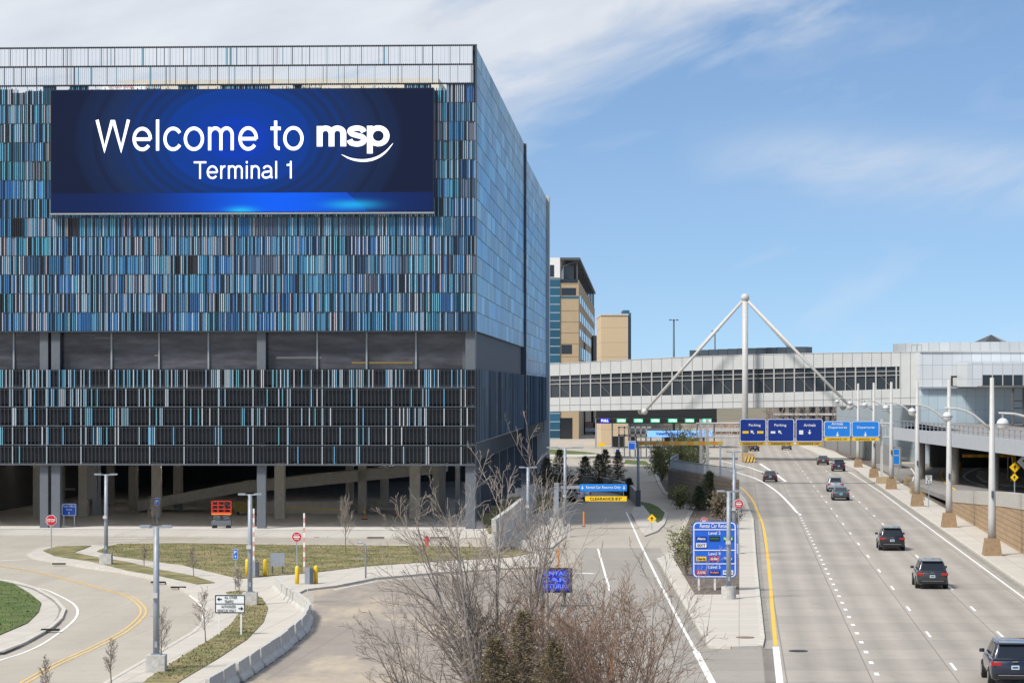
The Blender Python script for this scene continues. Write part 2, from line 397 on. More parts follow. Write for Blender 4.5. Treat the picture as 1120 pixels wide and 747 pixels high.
M_['sign_amber'] = mat('deep_yellow_sign', (.58,.36,.02), .5)  # darker yellow for the clearance panels of the left three gantry signs

M_['leaf_mix'] = mat('winter_needles', (.06,.075,.03), .9, var=.4, vscale=1.5, col2=(.14,.11,.055))
# ================================================================ SETTING: ground and roads
def struct(o): o['kind'] = 'structure'; return o
struct(MB().poly([(-3000,-200,-.05),(3000,-200,-.05),(3000,7000,-.05),(-3000,7000,-.05)]).build('ground', M_['ground']))

def pave(name, col, sx=4.6, sz=4.57, tyre=False, rough=.8, cell=.05, var=.05, line=.6, patch=0):
    m, t, M, U, V, mixn, b = grid_mat(name, col, tuple(c*line for c in col), sx, sz, .06, rough, var, .3, axis='XY', cellvar=cell, off=(2.0, 0)); 
    cur = mixn.outputs[2]
    g = t.nodes.new('ShaderNodeNewGeometry'); mp = t.nodes.new('ShaderNodeMapping'); mp.inputs['Scale'].default_value = (.55, .035, .1); mp.inputs['Rotation'].default_value = (0, 0, R(5))
    t.links.new(g.outputs['Position'], mp.inputs[0])
    nz = t.nodes.new('ShaderNodeTexNoise'); nz.inputs['Scale'].default_value = 1.0; nz.inputs['Detail'].default_value = 6; t.links.new(mp.outputs[0], nz.inputs[0])
    k = M('ADD', .86, M('MULTIPLY', nz.outputs[0], .28))
    if tyre:   # wear where wheels run, in lanes 3.6 m wide
        f = M('FRACT', M('DIVIDE', M('SUBTRACT', U, 2.15), 1.8)); w_ = M('ABSOLUTE', M('SUBTRACT', f, .5))
        k = M('MULTIPLY', k, M('ADD', .89, M('MULTIPLY', w_, .42)))
    fn = t.nodes.new('ShaderNodeTexNoise'); fn.inputs['Scale'].default_value = 6; fn.inputs['Detail'].default_value = 3; t.links.new(g.outputs['Position'], fn.inputs[0])
    k = M('MULTIPLY', k, M('ADD', .94, M('MULTIPLY', fn.outputs[0], .12)))
    sn = t.nodes.new('ShaderNodeTexNoise'); sn.inputs['Scale'].default_value = .9; sn.inputs['Detail'].default_value = 8; sn.inputs['Roughness'].default_value = .75; t.links.new(g.outputs['Position'], sn.inputs[0])
    k = M('MULTIPLY', k, M('SUBTRACT', 1.0, M('MULTIPLY', M('MAXIMUM', M('MINIMUM', M('MULTIPLY', M('SUBTRACT', sn.outputs[0], .55), 12), 1), 0), .10)))
    vo = t.nodes.new('ShaderNodeTexVoronoi'); vo.feature = 'DISTANCE_TO_EDGE'; vo.inputs['Scale'].default_value = .11; dn = t.nodes.new('ShaderNodeVectorMath'); dn.operation = 'ADD'; t.links.new(g.outputs['Position'], dn.inputs[0])
    dm = t.nodes.new('ShaderNodeVectorMath'); dm.operation = 'SCALE'; dm.inputs['Scale'].default_value = 5.0; t.links.new(sn.outputs['Color'], dm.inputs[0]); t.links.new(dm.outputs[0], dn.inputs[1]); t.links.new(dn.outputs[0], vo.inputs[0])
    k = M('MULTIPLY', k, M('SUBTRACT', 1.0, M('MULTIPLY', M('LESS_THAN', vo.outputs[0], .0035), .22)))
    vm = t.nodes.new('ShaderNodeVectorMath'); vm.operation = 'SCALE'; t.links.new(cur, vm.inputs[0]); t.links.new(k, vm.inputs['Scale']); src = vm.outputs[0]
    if patch:
        mp2 = t.nodes.new('ShaderNodeMapping'); mp2.inputs['Scale'].default_value = (.09, .035, .1); t.links.new(g.outputs['Position'], mp2.inputs[0])
        pn = t.nodes.new('ShaderNodeTexNoise'); pn.inputs['Scale'].default_value = 1; pn.inputs['Detail'].default_value = 7; t.links.new(mp2.outputs[0], pn.inputs[0])
        rp = t.nodes.new('ShaderNodeValToRGB'); rp.color_ramp.elements[0].position = .50; rp.color_ramp.elements[1].position = .60; pn.inputs['Roughness'].default_value = .7
        t.links.new(pn.outputs[0], rp.inputs[0]); mm = t.nodes.new('ShaderNodeMix'); mm.data_type = 'RGBA'; t.links.new(rp.outputs[0], mm.inputs[0]); t.links.new(src, mm.inputs[6])
        mm.inputs[7].default_value = (.44, .37, .28, 1); src = mm.outputs[2]
    t.links.new(src, b.inputs['Base Color'])
    return m
M_['road'] = pave('road_concrete', (.40,.362,.305), cell=.045, line=.84)
M_['highway'] = pave('highway_concrete', (.335,.305,.268), sx=3.6, tyre=True, cell=.075, var=.09)
M_['ramp'] = pave('ramp_concrete', (.31,.285,.25), cell=.05)
M_['lot'] = pave('worn_lot_pavement', (.285,.25,.215), sx=11, sz=14, cell=.03, var=.2, patch=1, line=.8)
M_['apron'] = pave('apron_concrete', (.52,.49,.44), sx=6, sz=6, cell=.03)
M_['deck'] = pave('ramp_deck_concrete', (.26,.245,.23), cell=.05)
M_['floor'] = pave('garage_floor', (.62,.59,.54), sx=9, sz=9, cell=.03)

struct(MB().poly([(-140,60,0),(140,60,0),(160,900,0),(-140,900,0)]).build('road', M_['road']))
# highway carriageway
struct(MB().poly([(*hw(1.1,95),.006),(*hw(17.7,95),.006),(*hw(17.7,380),.006),(*hw(12.5,700),.006),(*hw(-6,700),.006),(*hw(-2.2,400),.006),(*hw(-.6,330),.006),(*hw(1.1,250),.006)]).build('highway', M_['highway']))
# approach lane to the rental ramp, darker slabs near the camera
struct(MB().prism(GL([(640,599),(722,599),(775,708),(812,709),(848,709),(856,780),(560,780),(600,650)]), -.02, .006).build('ramp_road', M_['ramp']))
struct(MB().prism(GL([(343,643),(480,628),(590,621),(640,612),(620,650),(600,700),(590,780),(215,780),(300,722),(343,690)]), -.02, .009).build('lot', M_['lot']))

mk = MB(); ym = MB(); yf = MB()
def dashes(c, Y0, Y1, per, ln, wd, phase):
    k = math.floor((Y0-phase)/per); Y = phase+k*per
    while Y < Y1:
        if Y > Y0: mk.strip([hw(c, Y), hw(c, Y+ln)], wd, .012)
        Y += per
dashes(9.5, 100, 520, 15.24, 3.05, .13, 129.5); dashes(13.1, 100, 390, 15.24, 3.05, .13, 129.5)
dashes(5.95, 100, 258, 4.7, 1.1, .2, 112.2)
mk.strip([hw(16.75, 95), hw(16.8, 200), hw(16.9, 310), hw(16.2, 400), hw(14.5, 480)], .12, .012)
mk.strip(GL([(876,563),(871,559.5),(864.5,552),(849,537),(829,524.5),(805.5,516.6),(780,509)], n=4), .28, .012)
mk.strip(GL([(859.5,526.5),(845,516),(831,507)]), .35, .012)
mk.strip(GL([(835,516.6),(819,511),(788,504)]), .3, .012)
mk.strip(GL([(848.5,707),(853,747),(857,775)]), .3, .012)
mk.strip(GL([(685,560),(694,580),(703,600),(726,646),(745,683),(761,712)], n=3), .15, .012)
mk.strip(GL([(761,712),(783,754),(795,776)]), .3, .012)
mk.strip(GL([(654,600),(667,646)]), .14, .012)
mk.strip(GL([(628,626.3),(650,627.3)]), .5, .012)
mk.strip(GL([(0,634),(32,641),(50,645),(62,650),(80,660),(85,670),(77,682),(50,702),(25,714),(0,722),(-20,731)], n=4), .13, .012)
mk.strip(GL([(-30,613.2),(0,613),(30,612)]), .3, .012)
mk.strip(GL([(207,651),(217,659),(222,668),(221,680),(212,692),(175,714),(120,746),(95,762)], n=4), .12, .012)
for a, b in (((113,591.7),(152,591)),((118,589.2),(160,588.4))): mk.strip(GL([a, b]), .4, .012)
mk.strip(GL([(365,645),(408,636.5),(480,630),(560,626)]), .12, .014)
struct(mk.build('lane_markings', M_['white_line']))
ym.strip(GL([(848.5,706),(845.5,675),(840.5,617),(835,577),(829,560),(823,547),(814,536),(806,531),(796,527)], n=4), .2, .012)
struct(ym.build('yellow_edge_line', M_['yellow_line']))
for o_ in (-.14, .14):
    q = GL([(-20,616.5),(0,619),(37,625),(75,634),(112,644),(140,652),(152,660),(157,668),(152,677),(135,691),(100,709),(62,726),(25,747),(0,760)], n=5)
    v = [Vector(p) for p in q]; r_ = []
    for i, p in enumerate(v):
        d = (v[min(i+1,len(v)-1)]-v[max(i-1,0)]).normalized(); r_.append((p.x-d.y*o_, p.y+d.x*o_))
    (ym if 0 else yf).strip(r_, .13, .012)
yf.strip(GL([(165,588.6),(220,588.2)]), .3, .012); yf.strip(GL([(245,591),(330,591)]), .15, .012); yf.strip(GL([(400,592),(440,592)]), .15, .012)
struct(yf.build('yellow_centre_line', M_['yellow_faded']))

SL = MB()
# large pavement slab on the left with its paths
SL.prism(GL([(31,607),(37,611),(65,616),(100,622),(130,626),(160,632),(190,641),(207,649),(221,659),(227,670),(225,681),(212,693),(175,715),(120,747),(90,765),(60,790),(190,800),(235,765),(254,750),(275,738),(292,727),(307,717),(322,704),(337,691),(343,680),(342,672),(335,660),(327,650),(335,646),(365,642.6),(408,634),(480,627.5),(590,621),(604,614),(596,604),(583,599),(560,599),(460,597.5),(300,596.2),(200,594.3),(130,595.2),(112,598),(100,597),(62,598),(42,601)]), -.02, .12)
SL.prism(GL([(-40,632),(0,635.5),(15,637.5),(37,644),(60,657),(70,668),(66,678),(55,688),(25,705),(0,714.5),(-30,728),(-60,700)]), -.02, .12)
# centre island
SL.prism(GL([(720,612),(777,708.5),(800,709.5),(832,708.5),(834,700),(829,650),(826,617),(823,569),(815,548),(803,534),(790,529),(760,548),(752,563),(745,580),(737,604)]), -.02, .12)
SL.prism(GL([(694,555),(706,553),(722,556),(731,562),(727,574),(719,582),(705,587),(702,584),(690,562)]), -.02, .12)
# beside the ramp median and farther islands
SL.prism(GL([(560,606),(604,600),(622,585),(626,560),(600,556),(560,575),(530,590)]), -.02, .115)
SL.prism(GL([(600,500),(690,500),(690,497.5),(600,497.5)]), -.02, .12)
SL.prism(GL([(682,509),(713,512),(719,529),(725,540),(740,547.5),(760,551),(760,548),(742,545),(728,538),(722,527),(716,508),(700,504),(682,504)]), -.02, .12)
# pavement right of the highway
SL.prism([hw(17.75,95),hw(21,95),hw(21,380),hw(20.2,420),hw(19.0,470),hw(17.8,520),hw(13.5,590),hw(12.0,590),hw(14.5,500),hw(17.6,400)], -.02, .13)
struct(SL.build('sidewalk', M_['sidewalk']))
KB = MB()
def kerb(pts, wd=.22, z=.128, n=0):
    q = GL(pts, n=n)
    for a, b in zip(q, q[1:]):
        d = Vector((b[0]-a[0], b[1]-a[1])); 
        if d.length < .01: continue
        KB.beam((*a, z-.07), (*b, z-.07), wd, .16)
kerb([(31,607),(37,611),(65,616),(100,622),(130,626),(160,632),(190,641),(207,649),(221,659),(227,670),(225,681),(212,693),(175,715),(120,747),(90,765)])
kerb([(0,635.5),(15,637.5),(37,644),(60,657),(70,668),(66,678),(55,688),(25,705),(0,714.5),(-20,723)])
kerb([(720,612),(777,708.5),(800,709.5),(832,708.5),(834,700),(829,650),(826,617),(823,569),(815,548),(803,534)])
kerb([(335,646),(365,642.6),(408,634),(480,627.5),(590,621)])
for a, b in zip(range(95, 400, 12), range(107, 412, 12)): KB.beam((*hw(17.72,a),.06), (*hw(17.72,b),.06), .22, .16)
struct(KB.build('kerb', M_['kerb']))
# expansion seams on the centre island kerb strips
GU = MB()
def gutter(pts, wd, z): GU.strip(GL(pts, n=3), wd, z)
gutter([(838,700),(832,650),(829,617),(826,569),(819,549)], .5, .010); gutter([(716,612),(772,708)], .4, .010)
gutter([(0,637),(35,645.5),(58,658),(67,668),(64,679),(53,689),(23,706),(0,716)], .3, .126)
GU.strip([hw(17.45,95), hw(17.45,390)], .5, .010)
M_['gutter'] = mat('gutter_concrete', (.25,.235,.205), .9, var=.3, vscale=.6)
struct(GU.build('gutter', M_['gutter']))

GR = MB()
GR.prism(GL([(47,604),(62,599.3),(82,598.6),(100,598.5),(92,602),(80,606),(110,612),(137,616),(175,625),(212,632),(235,639.5),(215,641),(175,632),(140,626),(100,616),(60,610)]), 0, .16)
GR.prism(GL([(106,605),(118,599),(130,596.5),(200,595.6),(300,597.4),(460,598.8),(560,600.5),(583,606),(560,611),(480,615.5),(400,621),(345,628),(300,631.5),(262,635),(237,629),(200,620),(155,614),(125,610)]), 0, .16)
GR.prism(GL([(247,650),(262,648),(275,650),(287,657),(293,668),(288,683),(270,702),(240,722),(200,746),(180,760),(130,775),(160,747),(180,733),(207,716),(232,701),(252,686),(262,672),(256,660)]), 0, .16)
GR.prism(GL([(560,572),(600,558),(612,553),(600,541),(560,545),(520,560),(535,585)]), 0, .15)
go = GR.build('grass', M_['grass']); go['kind'] = 'stuff'
GR = MB()
GR.prism(GL([(-40,633),(0,637.5),(15,641),(32,651),(45,662),(42,672),(30,684),(0,697),(-60,715)]), 0, .17)
GR.prism(GL([(701,550),(712,552),(720,556),(727,562),(724,570),(719,573),(710,562)]), 0, .16)
GR.prism(GL([(600,497.5),(665,498),(640,494.5),(600,491.5)]), 0, .1)
GR.prism(GL([(682,508),(713,510),(706,505),(684,503.5)]), 0, .15)
go = GR.build('grass', M_['grass_green']); go['kind'] = 'stuff'
# grass blades, low tufts over the near lawns
GT = MB(); rg = random.Random(3)
from mathutils.geometry import intersect_point_tri_2d
def tufts(P, n, zb, cols):
    q = GL(P); xs = [p[0] for p in q]; ys = [p[1] for p in q]
    def inside(x, y):
        c = False; j = len(q)-1
        for i in range(len(q)):
            if (q[i][1] > y) != (q[j][1] > y) and x < (q[j][0]-q[i][0])*(y-q[i][1])/(q[j][1]-q[i][1])+q[i][0]: c = not c
            j = i
        return c
    for _ in range(n):
        x = rg.uniform(min(xs), max(xs)); y = rg.uniform(min(ys), max(ys))
        if not inside(x, y): continue
        c = rg.choice(cols); h = rg.uniform(.03, .09); a = rg.uniform(0, 6.28); s = rg.uniform(.02, .06)
        GT.poly([(x-s*math.cos(a), y-s*math.sin(a), zb), (x+s*math.cos(a), y+s*math.sin(a), zb), (x+rg.uniform(-.05,.05), y+rg.uniform(-.05,.05), zb+h)], c)
gc = [(.14,.15,.05),(.12,.14,.04),(.24,.20,.10),(.30,.24,.13)]; gg = [(.05,.11,.015),(.08,.14,.03),(.11,.13,.04)]
tufts([(247,650),(262,648),(275,650),(287,657),(293,668),(288,683),(270,702),(240,722),(200,746),(160,747),(180,733),(207,716),(232,701),(252,686),(262,672)], 5000, .158, gc)
tufts([(106,605),(130,596.5),(300,597.4),(560,600.5),(583,606),(480,615.5),(345,628),(262,635),(200,620),(125,610)], 14000, .158, gc)
tufts([(-10,635),(15,641),(32,651),(45,662),(42,672),(30,684),(-10,700)], 3000, .168, gg)
M_['blades'] = mat('grass_blades', attr=True, rough=.95)
go = GT.build('grass', M_['blades']); go['kind'] = 'stuff'
MU = MB()
MU.prism(GL([(736,611),(760,652),(808,652),(808,617),(806,570),(800,548),(788,534),(764,551),(755,566),(748,582),(740,604)]), 0, .16)
MU.prism([hw(21.0,262),hw(22.6,262),hw(24,380),hw(24,470),hw(19,520),hw(18.9,470),hw(20.3,420),hw(21.0,380)], 0, .14)
MU.prism(GL([(712,512),(733,517),(735,545),(727,540),(720,528)]), 0, .1)
mo = MU.build('mulch', M_['mulch']); mo['kind'] = 'stuff'

# ================================================================ MAIN BUILDING (garage with coloured fin screens)
A = math.atan(146/F)
CX, CY = (520-560)*227/F, 227.0
ud = Vector((-math.cos(A), math.sin(A), 0)); vd = Vector((math.sin(A), math.cos(A), 0))
def B(u, v, z): return (CX+ud.x*u+vd.x*v, CY+ud.y*u+vd.y*v, z)
def bbox(mb, u0, u1, v0, v1, z0, z1, col=None, mi=0):
    return mb.hexa([B(u1,v0,z0),B(u0,v0,z0),B(u0,v1,z0),B(u1,v1,z0),B(u1,v0,z1),B(u0,v0,z1),B(u0,v1,z1),B(u1,v1,z1)], col, mi)
def fu(px, v=0):   # u for a photo column on the plane v
    k = (px-560)/F; bx = CX+vd.x*v; by = CY+vd.y*v
    return (k*by-bx)/(ud.x-k*ud.y)
UL = 50.0; VL = 165.0; VS = 91.0
bld = thing('parking_garage', (B(0,0,0)[0], B(0,0,0)[1], 0), 'large dark blue parking garage clad in vertical coloured fins behind the giant screen', 'building')
M_['body'] = mat('dark_wall', (.035,.045,.06), .6, var=.1, vscale=.3)
M_['fins'] = mat('painted_fins', attr=True, rough=.42, spec=.5)
M_['sidepanels'] = mat('side_panels', attr=True, rough=.32, spec=.18)
M_['roof'] = mat('roof_gravel', (.45,.43,.40), .9, var=.1)
M_['cream'] = mat('cream_wall', (.62,.57,.47), .8, var=.05, vscale=.2)
b_ = MB(); bbox(b_, .6, UL, .8, VL-1, 17.3, 38.1); bbox(b_, .3, UL, 1.6, VL-1, 5.85, 17.3)
b_.build('wall', M_['body'], bld)
b_ = MB(); bbox(b_, .6, UL, 2, VL-1, 38.105, 38.3); b_.build('roof', M_['roof'], bld)
b_ = MB(); bbox(b_, fu(480,14), fu(128,14), 14, 40, 38.3, 40.9); bbox(b_, fu(110,20), fu(0,20), 20, 40, 38.3, 39.6); b_.build('penthouse', M_['cream'], bld)
pf = MB(); Yp = B(0,13.9,0)
pl = lambda a, b: (B(a,13.85,b))
pf.poly([B(fu(112,13.9),13.9,40.0),B(fu(160,13.9),13.9,40.0),B(fu(160,13.9),13.9,40.55),B(fu(112,13.9),13.9,40.55)]); pf.build('notice_board', M_['sign_white'], bld)
tx = MB(); add_text(tx, 'DO NOT ENTER', fu(119,13.9), fu(146,13.9), 40.12, 40.42, pl); tx.build('notice_text', M_['sign_red'], bld)

PR = 1.653; zr = [42.1-PR*i for i in range(16)]
pan_up = [(.05,.14,.22),(.08,.16,.23),(.05,.17,.25),(.04,.08,.13),(.12,.15,.19),(.09,.10,.14),(.04,.18,.26),(.05,.15,.28),(.15,.145,.165)]
pan_bl = [(.035,.16,.29),(.05,.20,.36),(.04,.13,.30),(.06,.20,.32),(.04,.22,.31),(.09,.14,.22),(.035,.09,.17),(.11,.14,.20),(.04,.17,.40)]
fin_w = [(.44,.54,.64),(.30,.44,.56),(.50,.40,.41),(.18,.40,.58),(.50,.56,.62),(.14,.34,.54),(.10,.30,.50)]
fin_b = [(.10,.32,.50),(.16,.42,.58),(.07,.24,.40),(.30,.52,.66),(.05,.20,.44),(.12,.40,.50),(.40,.46,.50)]
blk = (.008,.010,.014)
r = random.Random(11)
fs = MB(); PI_ = .168; NF = int(UL/PI_)
def fin(mb, u, wd, v0, v1, z0, z1, c): bbox(mb, u, u+wd, v0, v1, z0, z1, c)
# staggered top of the solid part
tops = []
i = 0; lv = 38.2
while i < NF:
    g = r.randint(4, 12); lv = r.choice([38.2,38.2,38.35,38.2,38.9,38.5]) ; tops += [lv]*g; i += g
for row in range(15):
    z1, z0 = zr[row]-.03, zr[row+1]+.03
    # horizontal rail
    bbox(fs, 0, UL, .12, .22, zr[row]-.05, zr[row]+.05, (.05,.06,.07))
    if row < 3:
        for k in range(NF): bbox(fs, k*PI_, k*PI_+.09, -.02, .1, zr[row]-.10, zr[row]+.07, (.02,.022,.026))
    if row < 2:
        nxt = 0
        for k in range(NF):
            u = k*PI_
            if k >= nxt:
                c = r.choice([(.03,.035,.045)]*3+[(.06,.22,.30),(.05,.10,.14)]); fin(fs, u, r.choice([.04,.05,.07]), 0, .12, z0, z1, c); nxt = k+r.randint(2, 9)
                if r.random() < .12:
                    for q in range(3): fin(fs, u+.05*q, .045, .02, .12, z0, z1, (.22,.42,.52))
            elif k % 2 == 0 or row == 1: fin(fs, u, .022, 0, .08, z0, z1, (.42,.50,.58))
        continue
    k = 0; carry = 0
    while k < NF:
        g = r.choice([3,4,5,6,7,8,10,12]); bl = row > 6 or r.random() < .25
        pc = r.choice(pan_bl if bl else pan_up)
        if r.random() < .10: pc = (.015,.018,.025)
        f_ = r.uniform(.85, 1.2); pc = tuple(c*f_ for c in pc)
        style = r.random()
        if style < .42: pal = [r.choice(fin_w), r.choice(fin_b), blk]
        elif style < .65: pal = [r.choice(fin_b), pc, blk]
        elif style < .9: pal = [r.choice(fin_w), pc, r.choice(fin_w), blk]
        else: pal = [pc, tuple(c*.8 for c in pc)]
        ke = min(k+g, NF); zt = z1
        if row == 2: zt = min(z1, tops[min(k, NF-1)])
        bbox(fs, k*PI_, ke*PI_, .17, .24, z0, zt, pc)
        for j in range(k, ke):
            c = pal[j % len(pal)] if r.random() < .8 else r.choice(fin_w+fin_b+[blk, blk])
            if r.random() < .12: continue
            zt2 = zt+(r.uniform(0,.5) if row == 2 else 0)
            fin(fs, j*PI_, .07, .05, .16, z0, min(z1, zt2), c)
        if r.random() < .35: fin(fs, k*PI_+.085, .06, .06, .16, z0, zt, blk)
        k = ke
bbox(fs, 0, UL, 0, .8, 17.22, 17.33, (.03,.04,.05))
bbox(fs, -.12, 0, -.1, .3, 17.3, 42.15, (.06,.07,.085))
up_o = fs.build('fin_screen', M_['fins'], bld)
# recessed window band and columns
g_ = MB(); bbox(g_, .3, UL, 1.35, 1.6, 14.0, 17.3); g_.build('window_band', mat('band_glass', (.032,.034,.044), .18, var=.5, vscale=.35, col2=(.085,.085,.10), spec=.5, stretch=(.5,.5,2.5)), bld)  # stretched mottling in the colour stands in for reflections on the glass
for a_, b__, z_, cc_ in ((fu(122),fu(100),16.75,'galv'),(fu(172),fu(166),15.2,'beige0'),(fu(450),fu(383),14.55,'yb'),(fu(350),fu(300),15.0,'galv')):
    bbox(MB(), min(a_,b__), max(a_,b__), 1.30, 1.345, z_-.09, z_+.09).build('interior_strip', mat('strip_'+cc_, {'galv':(.16,.16,.17),'beige0':(.22,.18,.14),'yb':(.20,.15,.05)}[cc_], .8), bld)
mm_ = mat('grey_mullion', (.30,.33,.36), .5)
for px in (122,174,228,347,401,455,15): bbox(MB(), fu(px,1.2)-.07, fu(px,1.2)+.07, 1.15, 1.34, 14.0, 17.2).build('mullion', mm_, bld)
M_['column'] = mat('slate_column', (.115,.13,.15), .55, var=.08)
for a, c in ((43.5,52.5),(56,65.5),(281,290.5)):
    bbox(MB(), fu(c,.5), fu(a,.5), .5, 1.14, 0, 17.25).build('column', M_['column'], bld)
bbox(MB(), .06, fu(509,.4), .4, 2.2, 0, 17.25).build('column', M_['column'], bld)
# lower louvre: five rows
fl = MB(); LR = 1.67
r = random.Random(5)
bright = [(.34,.42,.48),(.26,.36,.44),(.46,.50,.54),(.10,.30,.48),(.16,.38,.52),(.40,.38,.40),(.22,.31,.38),(.09,.27,.42),(.10,.30,.36)]
for row in range(5):
    z1 = 14.0-LR*row-.05; z0 = 14.0-LR*(row+1)+.05
    bbox(fl, 0, UL, .34, .42, z0+.25, z1, (.014,.017,.023))
    bbox(fl, 0, UL, .05, .34, z0-.04, z0+.05, (.07,.085,.10))
    bbox(fl, 0, UL, .10, .34, z1-.12, z1-.06, (.02,.025,.03))
    p = (.34,.24,.17,.10,.035)[row]; k = 0
    while k < NF:
        g = r.randint(2, 14); pp = p*r.choice([.15,.6,1.2,2.0])
        for j in range(k, min(k+g, NF)):
            if r.random() < pp: fin(fl, j*PI_, .085, 0, .25, z0, z1, r.choice(bright))
            elif j % 2 == 0: fin(fl, j*PI_, .05, .08, .25, z0, z1, (.035,.042,.055))
        k += g
    for q in range(17): bbox(fl, 1.2+3.03*q, 1.29+3.03*q, -.02, .2, z0, z1, (.30,.35,.39))
fl.build('lower_fin_screen', M_['fins'], bld)
b_ = MB(); bbox(b_, 0, UL, 0, 1.6, 5.6, 5.76); b_.build('soffit_edge', M_['dark_steel'], bld)
# side face: flush blue panels
sp = MB(); r = random.Random(21)
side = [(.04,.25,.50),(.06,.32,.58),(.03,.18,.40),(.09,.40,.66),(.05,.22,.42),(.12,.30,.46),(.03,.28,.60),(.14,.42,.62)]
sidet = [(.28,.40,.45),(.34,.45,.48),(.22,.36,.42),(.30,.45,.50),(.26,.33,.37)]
def side_panels(v0, v1, ztop, zbot, dark=False):
    z = ztop; row = 0
    while z > zbot+.1:
        v = v0
        while v < v1-.1:
            wv = min(r.choice([1.7,1.7,3.4,5.1]), v1-v)
            t = max(0, 1-(42.1-z)/7.0)  # paler towards the top: sky reflection painted into the panel colours
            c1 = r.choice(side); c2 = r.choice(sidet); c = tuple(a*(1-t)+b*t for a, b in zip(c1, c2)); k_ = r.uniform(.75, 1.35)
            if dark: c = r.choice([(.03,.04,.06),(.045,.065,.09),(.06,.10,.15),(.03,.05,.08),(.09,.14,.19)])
            bbox(sp, -.02, .3, v+.03, v+wv-.03, max(z-PR+.04, zbot), z-.03, tuple(x*k_ for x in c)); v += wv
        z -= PR
    bbox(sp, .04, .28, v0, v1, zbot, ztop, (.02,.03,.05))
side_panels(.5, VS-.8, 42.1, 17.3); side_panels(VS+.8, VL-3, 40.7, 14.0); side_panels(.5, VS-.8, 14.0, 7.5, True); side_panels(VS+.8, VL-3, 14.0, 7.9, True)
# upright seams of the side screen, thin proud blades
v = 1.0
while v < VL-4:
    if abs(v-VS) > 1.2: bbox(sp, -.08, -.021, v, v+.05, 7.6, 14.0, r.choice([(.10,.16,.22),(.04,.05,.07),(.20,.28,.34)]))
    v += 1.7
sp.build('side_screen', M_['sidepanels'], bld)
b_ = MB(); bbox(b_, .5, 1.2, 1.2, VS, 14.0, 17.3); b_.build('side_recess_wall', mat('grey_recess', (.10,.115,.135), .5, var=.08), bld)
b_ = MB()
for v in range(6, 90, 7): bbox(MB(), .44, .5, v, v+.12, 14.05, 17.2).build('recess_seam', M_['dark_steel'], bld)
pass
b_ = MB(); bbox(b_, .40, .5, 3, 45, 16.55, 16.75); b_.build('strip_light', mat('white_strip', (.9,.9,.88), .4, emit=(1,.98,.94), es=1.6), bld)
b_ = MB(); bbox(b_, -.28, .8, VS-.8, VS+.8, 5.7, 42.0); b_.build('stair_pier', M_['dark_steel'], bld)
b_ = MB()
for z in range(8, 41, 2): bbox(MB(), -.32, -.285, VS-.5, VS+.5, z, z+.5).build('pier_light', M_['galv'], bld)
b_ = MB(); bbox(b_, -.45, 1.5, VL-3, VL, 0, 40.9); b_.build('end_pier', M_['off_white'], bld)
b_ = MB(); bbox(b_, .3, 1.0, 2.3, VL-3, 5.8, 7.9); b_.build('side_soffit_beam', M_['dark_steel'], bld)
# ground floor
b_ = MB(); bbox(b_, .3, UL, 1.7, VL-1, 5.80, 5.84); b_.build('undercroft_ceiling', mat('ceiling_concrete', (.50,.48,.45), .9, var=.2), bld)
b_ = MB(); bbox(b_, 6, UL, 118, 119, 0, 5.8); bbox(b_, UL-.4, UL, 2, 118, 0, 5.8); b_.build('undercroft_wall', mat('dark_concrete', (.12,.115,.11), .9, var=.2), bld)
b_ = MB(); b_.poly([B(-1,-1.5,.10),B(UL,-1.5,.10),B(UL,120,.10),B(-1,120,.10)][::-1]); struct(b_.build('garage_floor', M_['floor']))
b_ = MB(); b_.prism(GL([(-30,586),(60,586),(300,587.5),(505,589),(540,588),(530,578),(516,575.5),(-30,572)]), -.02, .08); struct(b_.build('apron', M_['apron']))
M_['beige'] = mat('beige_concrete', (.52,.48,.41), .85, var=.12, vscale=.8)
for px, v, wd in ((90.5,19,.42),(170.5,19,.42),(305.5,17,.47),(453.5,17,.47),(40,20,.35),(145,34,.42),(194,34,.42),(396,30,.4),(478,28,.45),(382,46,.4),(420,46,.4),(120,46,.35)):
    u = fu(px, v); bbox(MB(), u-wd, u+wd, v, v+.9, .1, 5.8).build('column', M_['beige'], bld)
for v in (14, 30, 46, 62, 78, 94, 110, 126, 142): bbox(MB(), .5, 1.4, v, v+1.0, .1, 5.8).build('column', M_['column'], bld)
b_ = MB()
for (pa, ya, pb, yb, v, th) in ((150,549,262,528,30,1.0),(262,528,485,505,30,1.1)):
    ua, ub = fu(pa, v), fu(pb, v); Y_ = B(0, v, 0)[1]; za = H-(ya-HY)*Y_/F; zb = H-(yb-HY)*Y_/F
    b_.hexa([B(ua,v,za-th),B(ub,v,zb-th),B(ub,v+6,zb-th),B(ua,v+6,za-th),B(ua,v,za),B(ub,v,zb),B(ub,v+6,zb),B(ua,v+6,za)])
b_.build('ramp_beam', M_['beige'], bld)
b_ = MB(); bbox(b_, fu(371,27), fu(262,27), 27, 27.3, .1, 1.3); bbox(b_, fu(410,32), fu(384,32), 32, 32.3, .1, 1.0); b_.build('low_wall', M_['beige'], bld)
b_ = MB(); bbox(b_, fu(110,24), fu(101,24), 24, 24.2, .1, 5.7); bbox(b_, fu(82,26), fu(70,26), 26, 26.2, 2.4, 2.6); b_.build('frame', M_['galv'], bld)
for pa, pb, vv in ((95,106,15),(55,70,22),(480,487,24),(498,503,22)):
    bbox(MB(), fu(pb,vv), fu(pa,vv), vv, vv+.5, 2.0 if pa == 95 else .1, 5.8).build('panel', mat('grey_panel', (.22,.22,.22), .7), bld)
tp = MB(); 
tp.beam(B(fu(312,20),20,1.0), B(fu(372,20),20,.85), .02, .08); tp.build('caution_tape', M_['yellow'], bld)

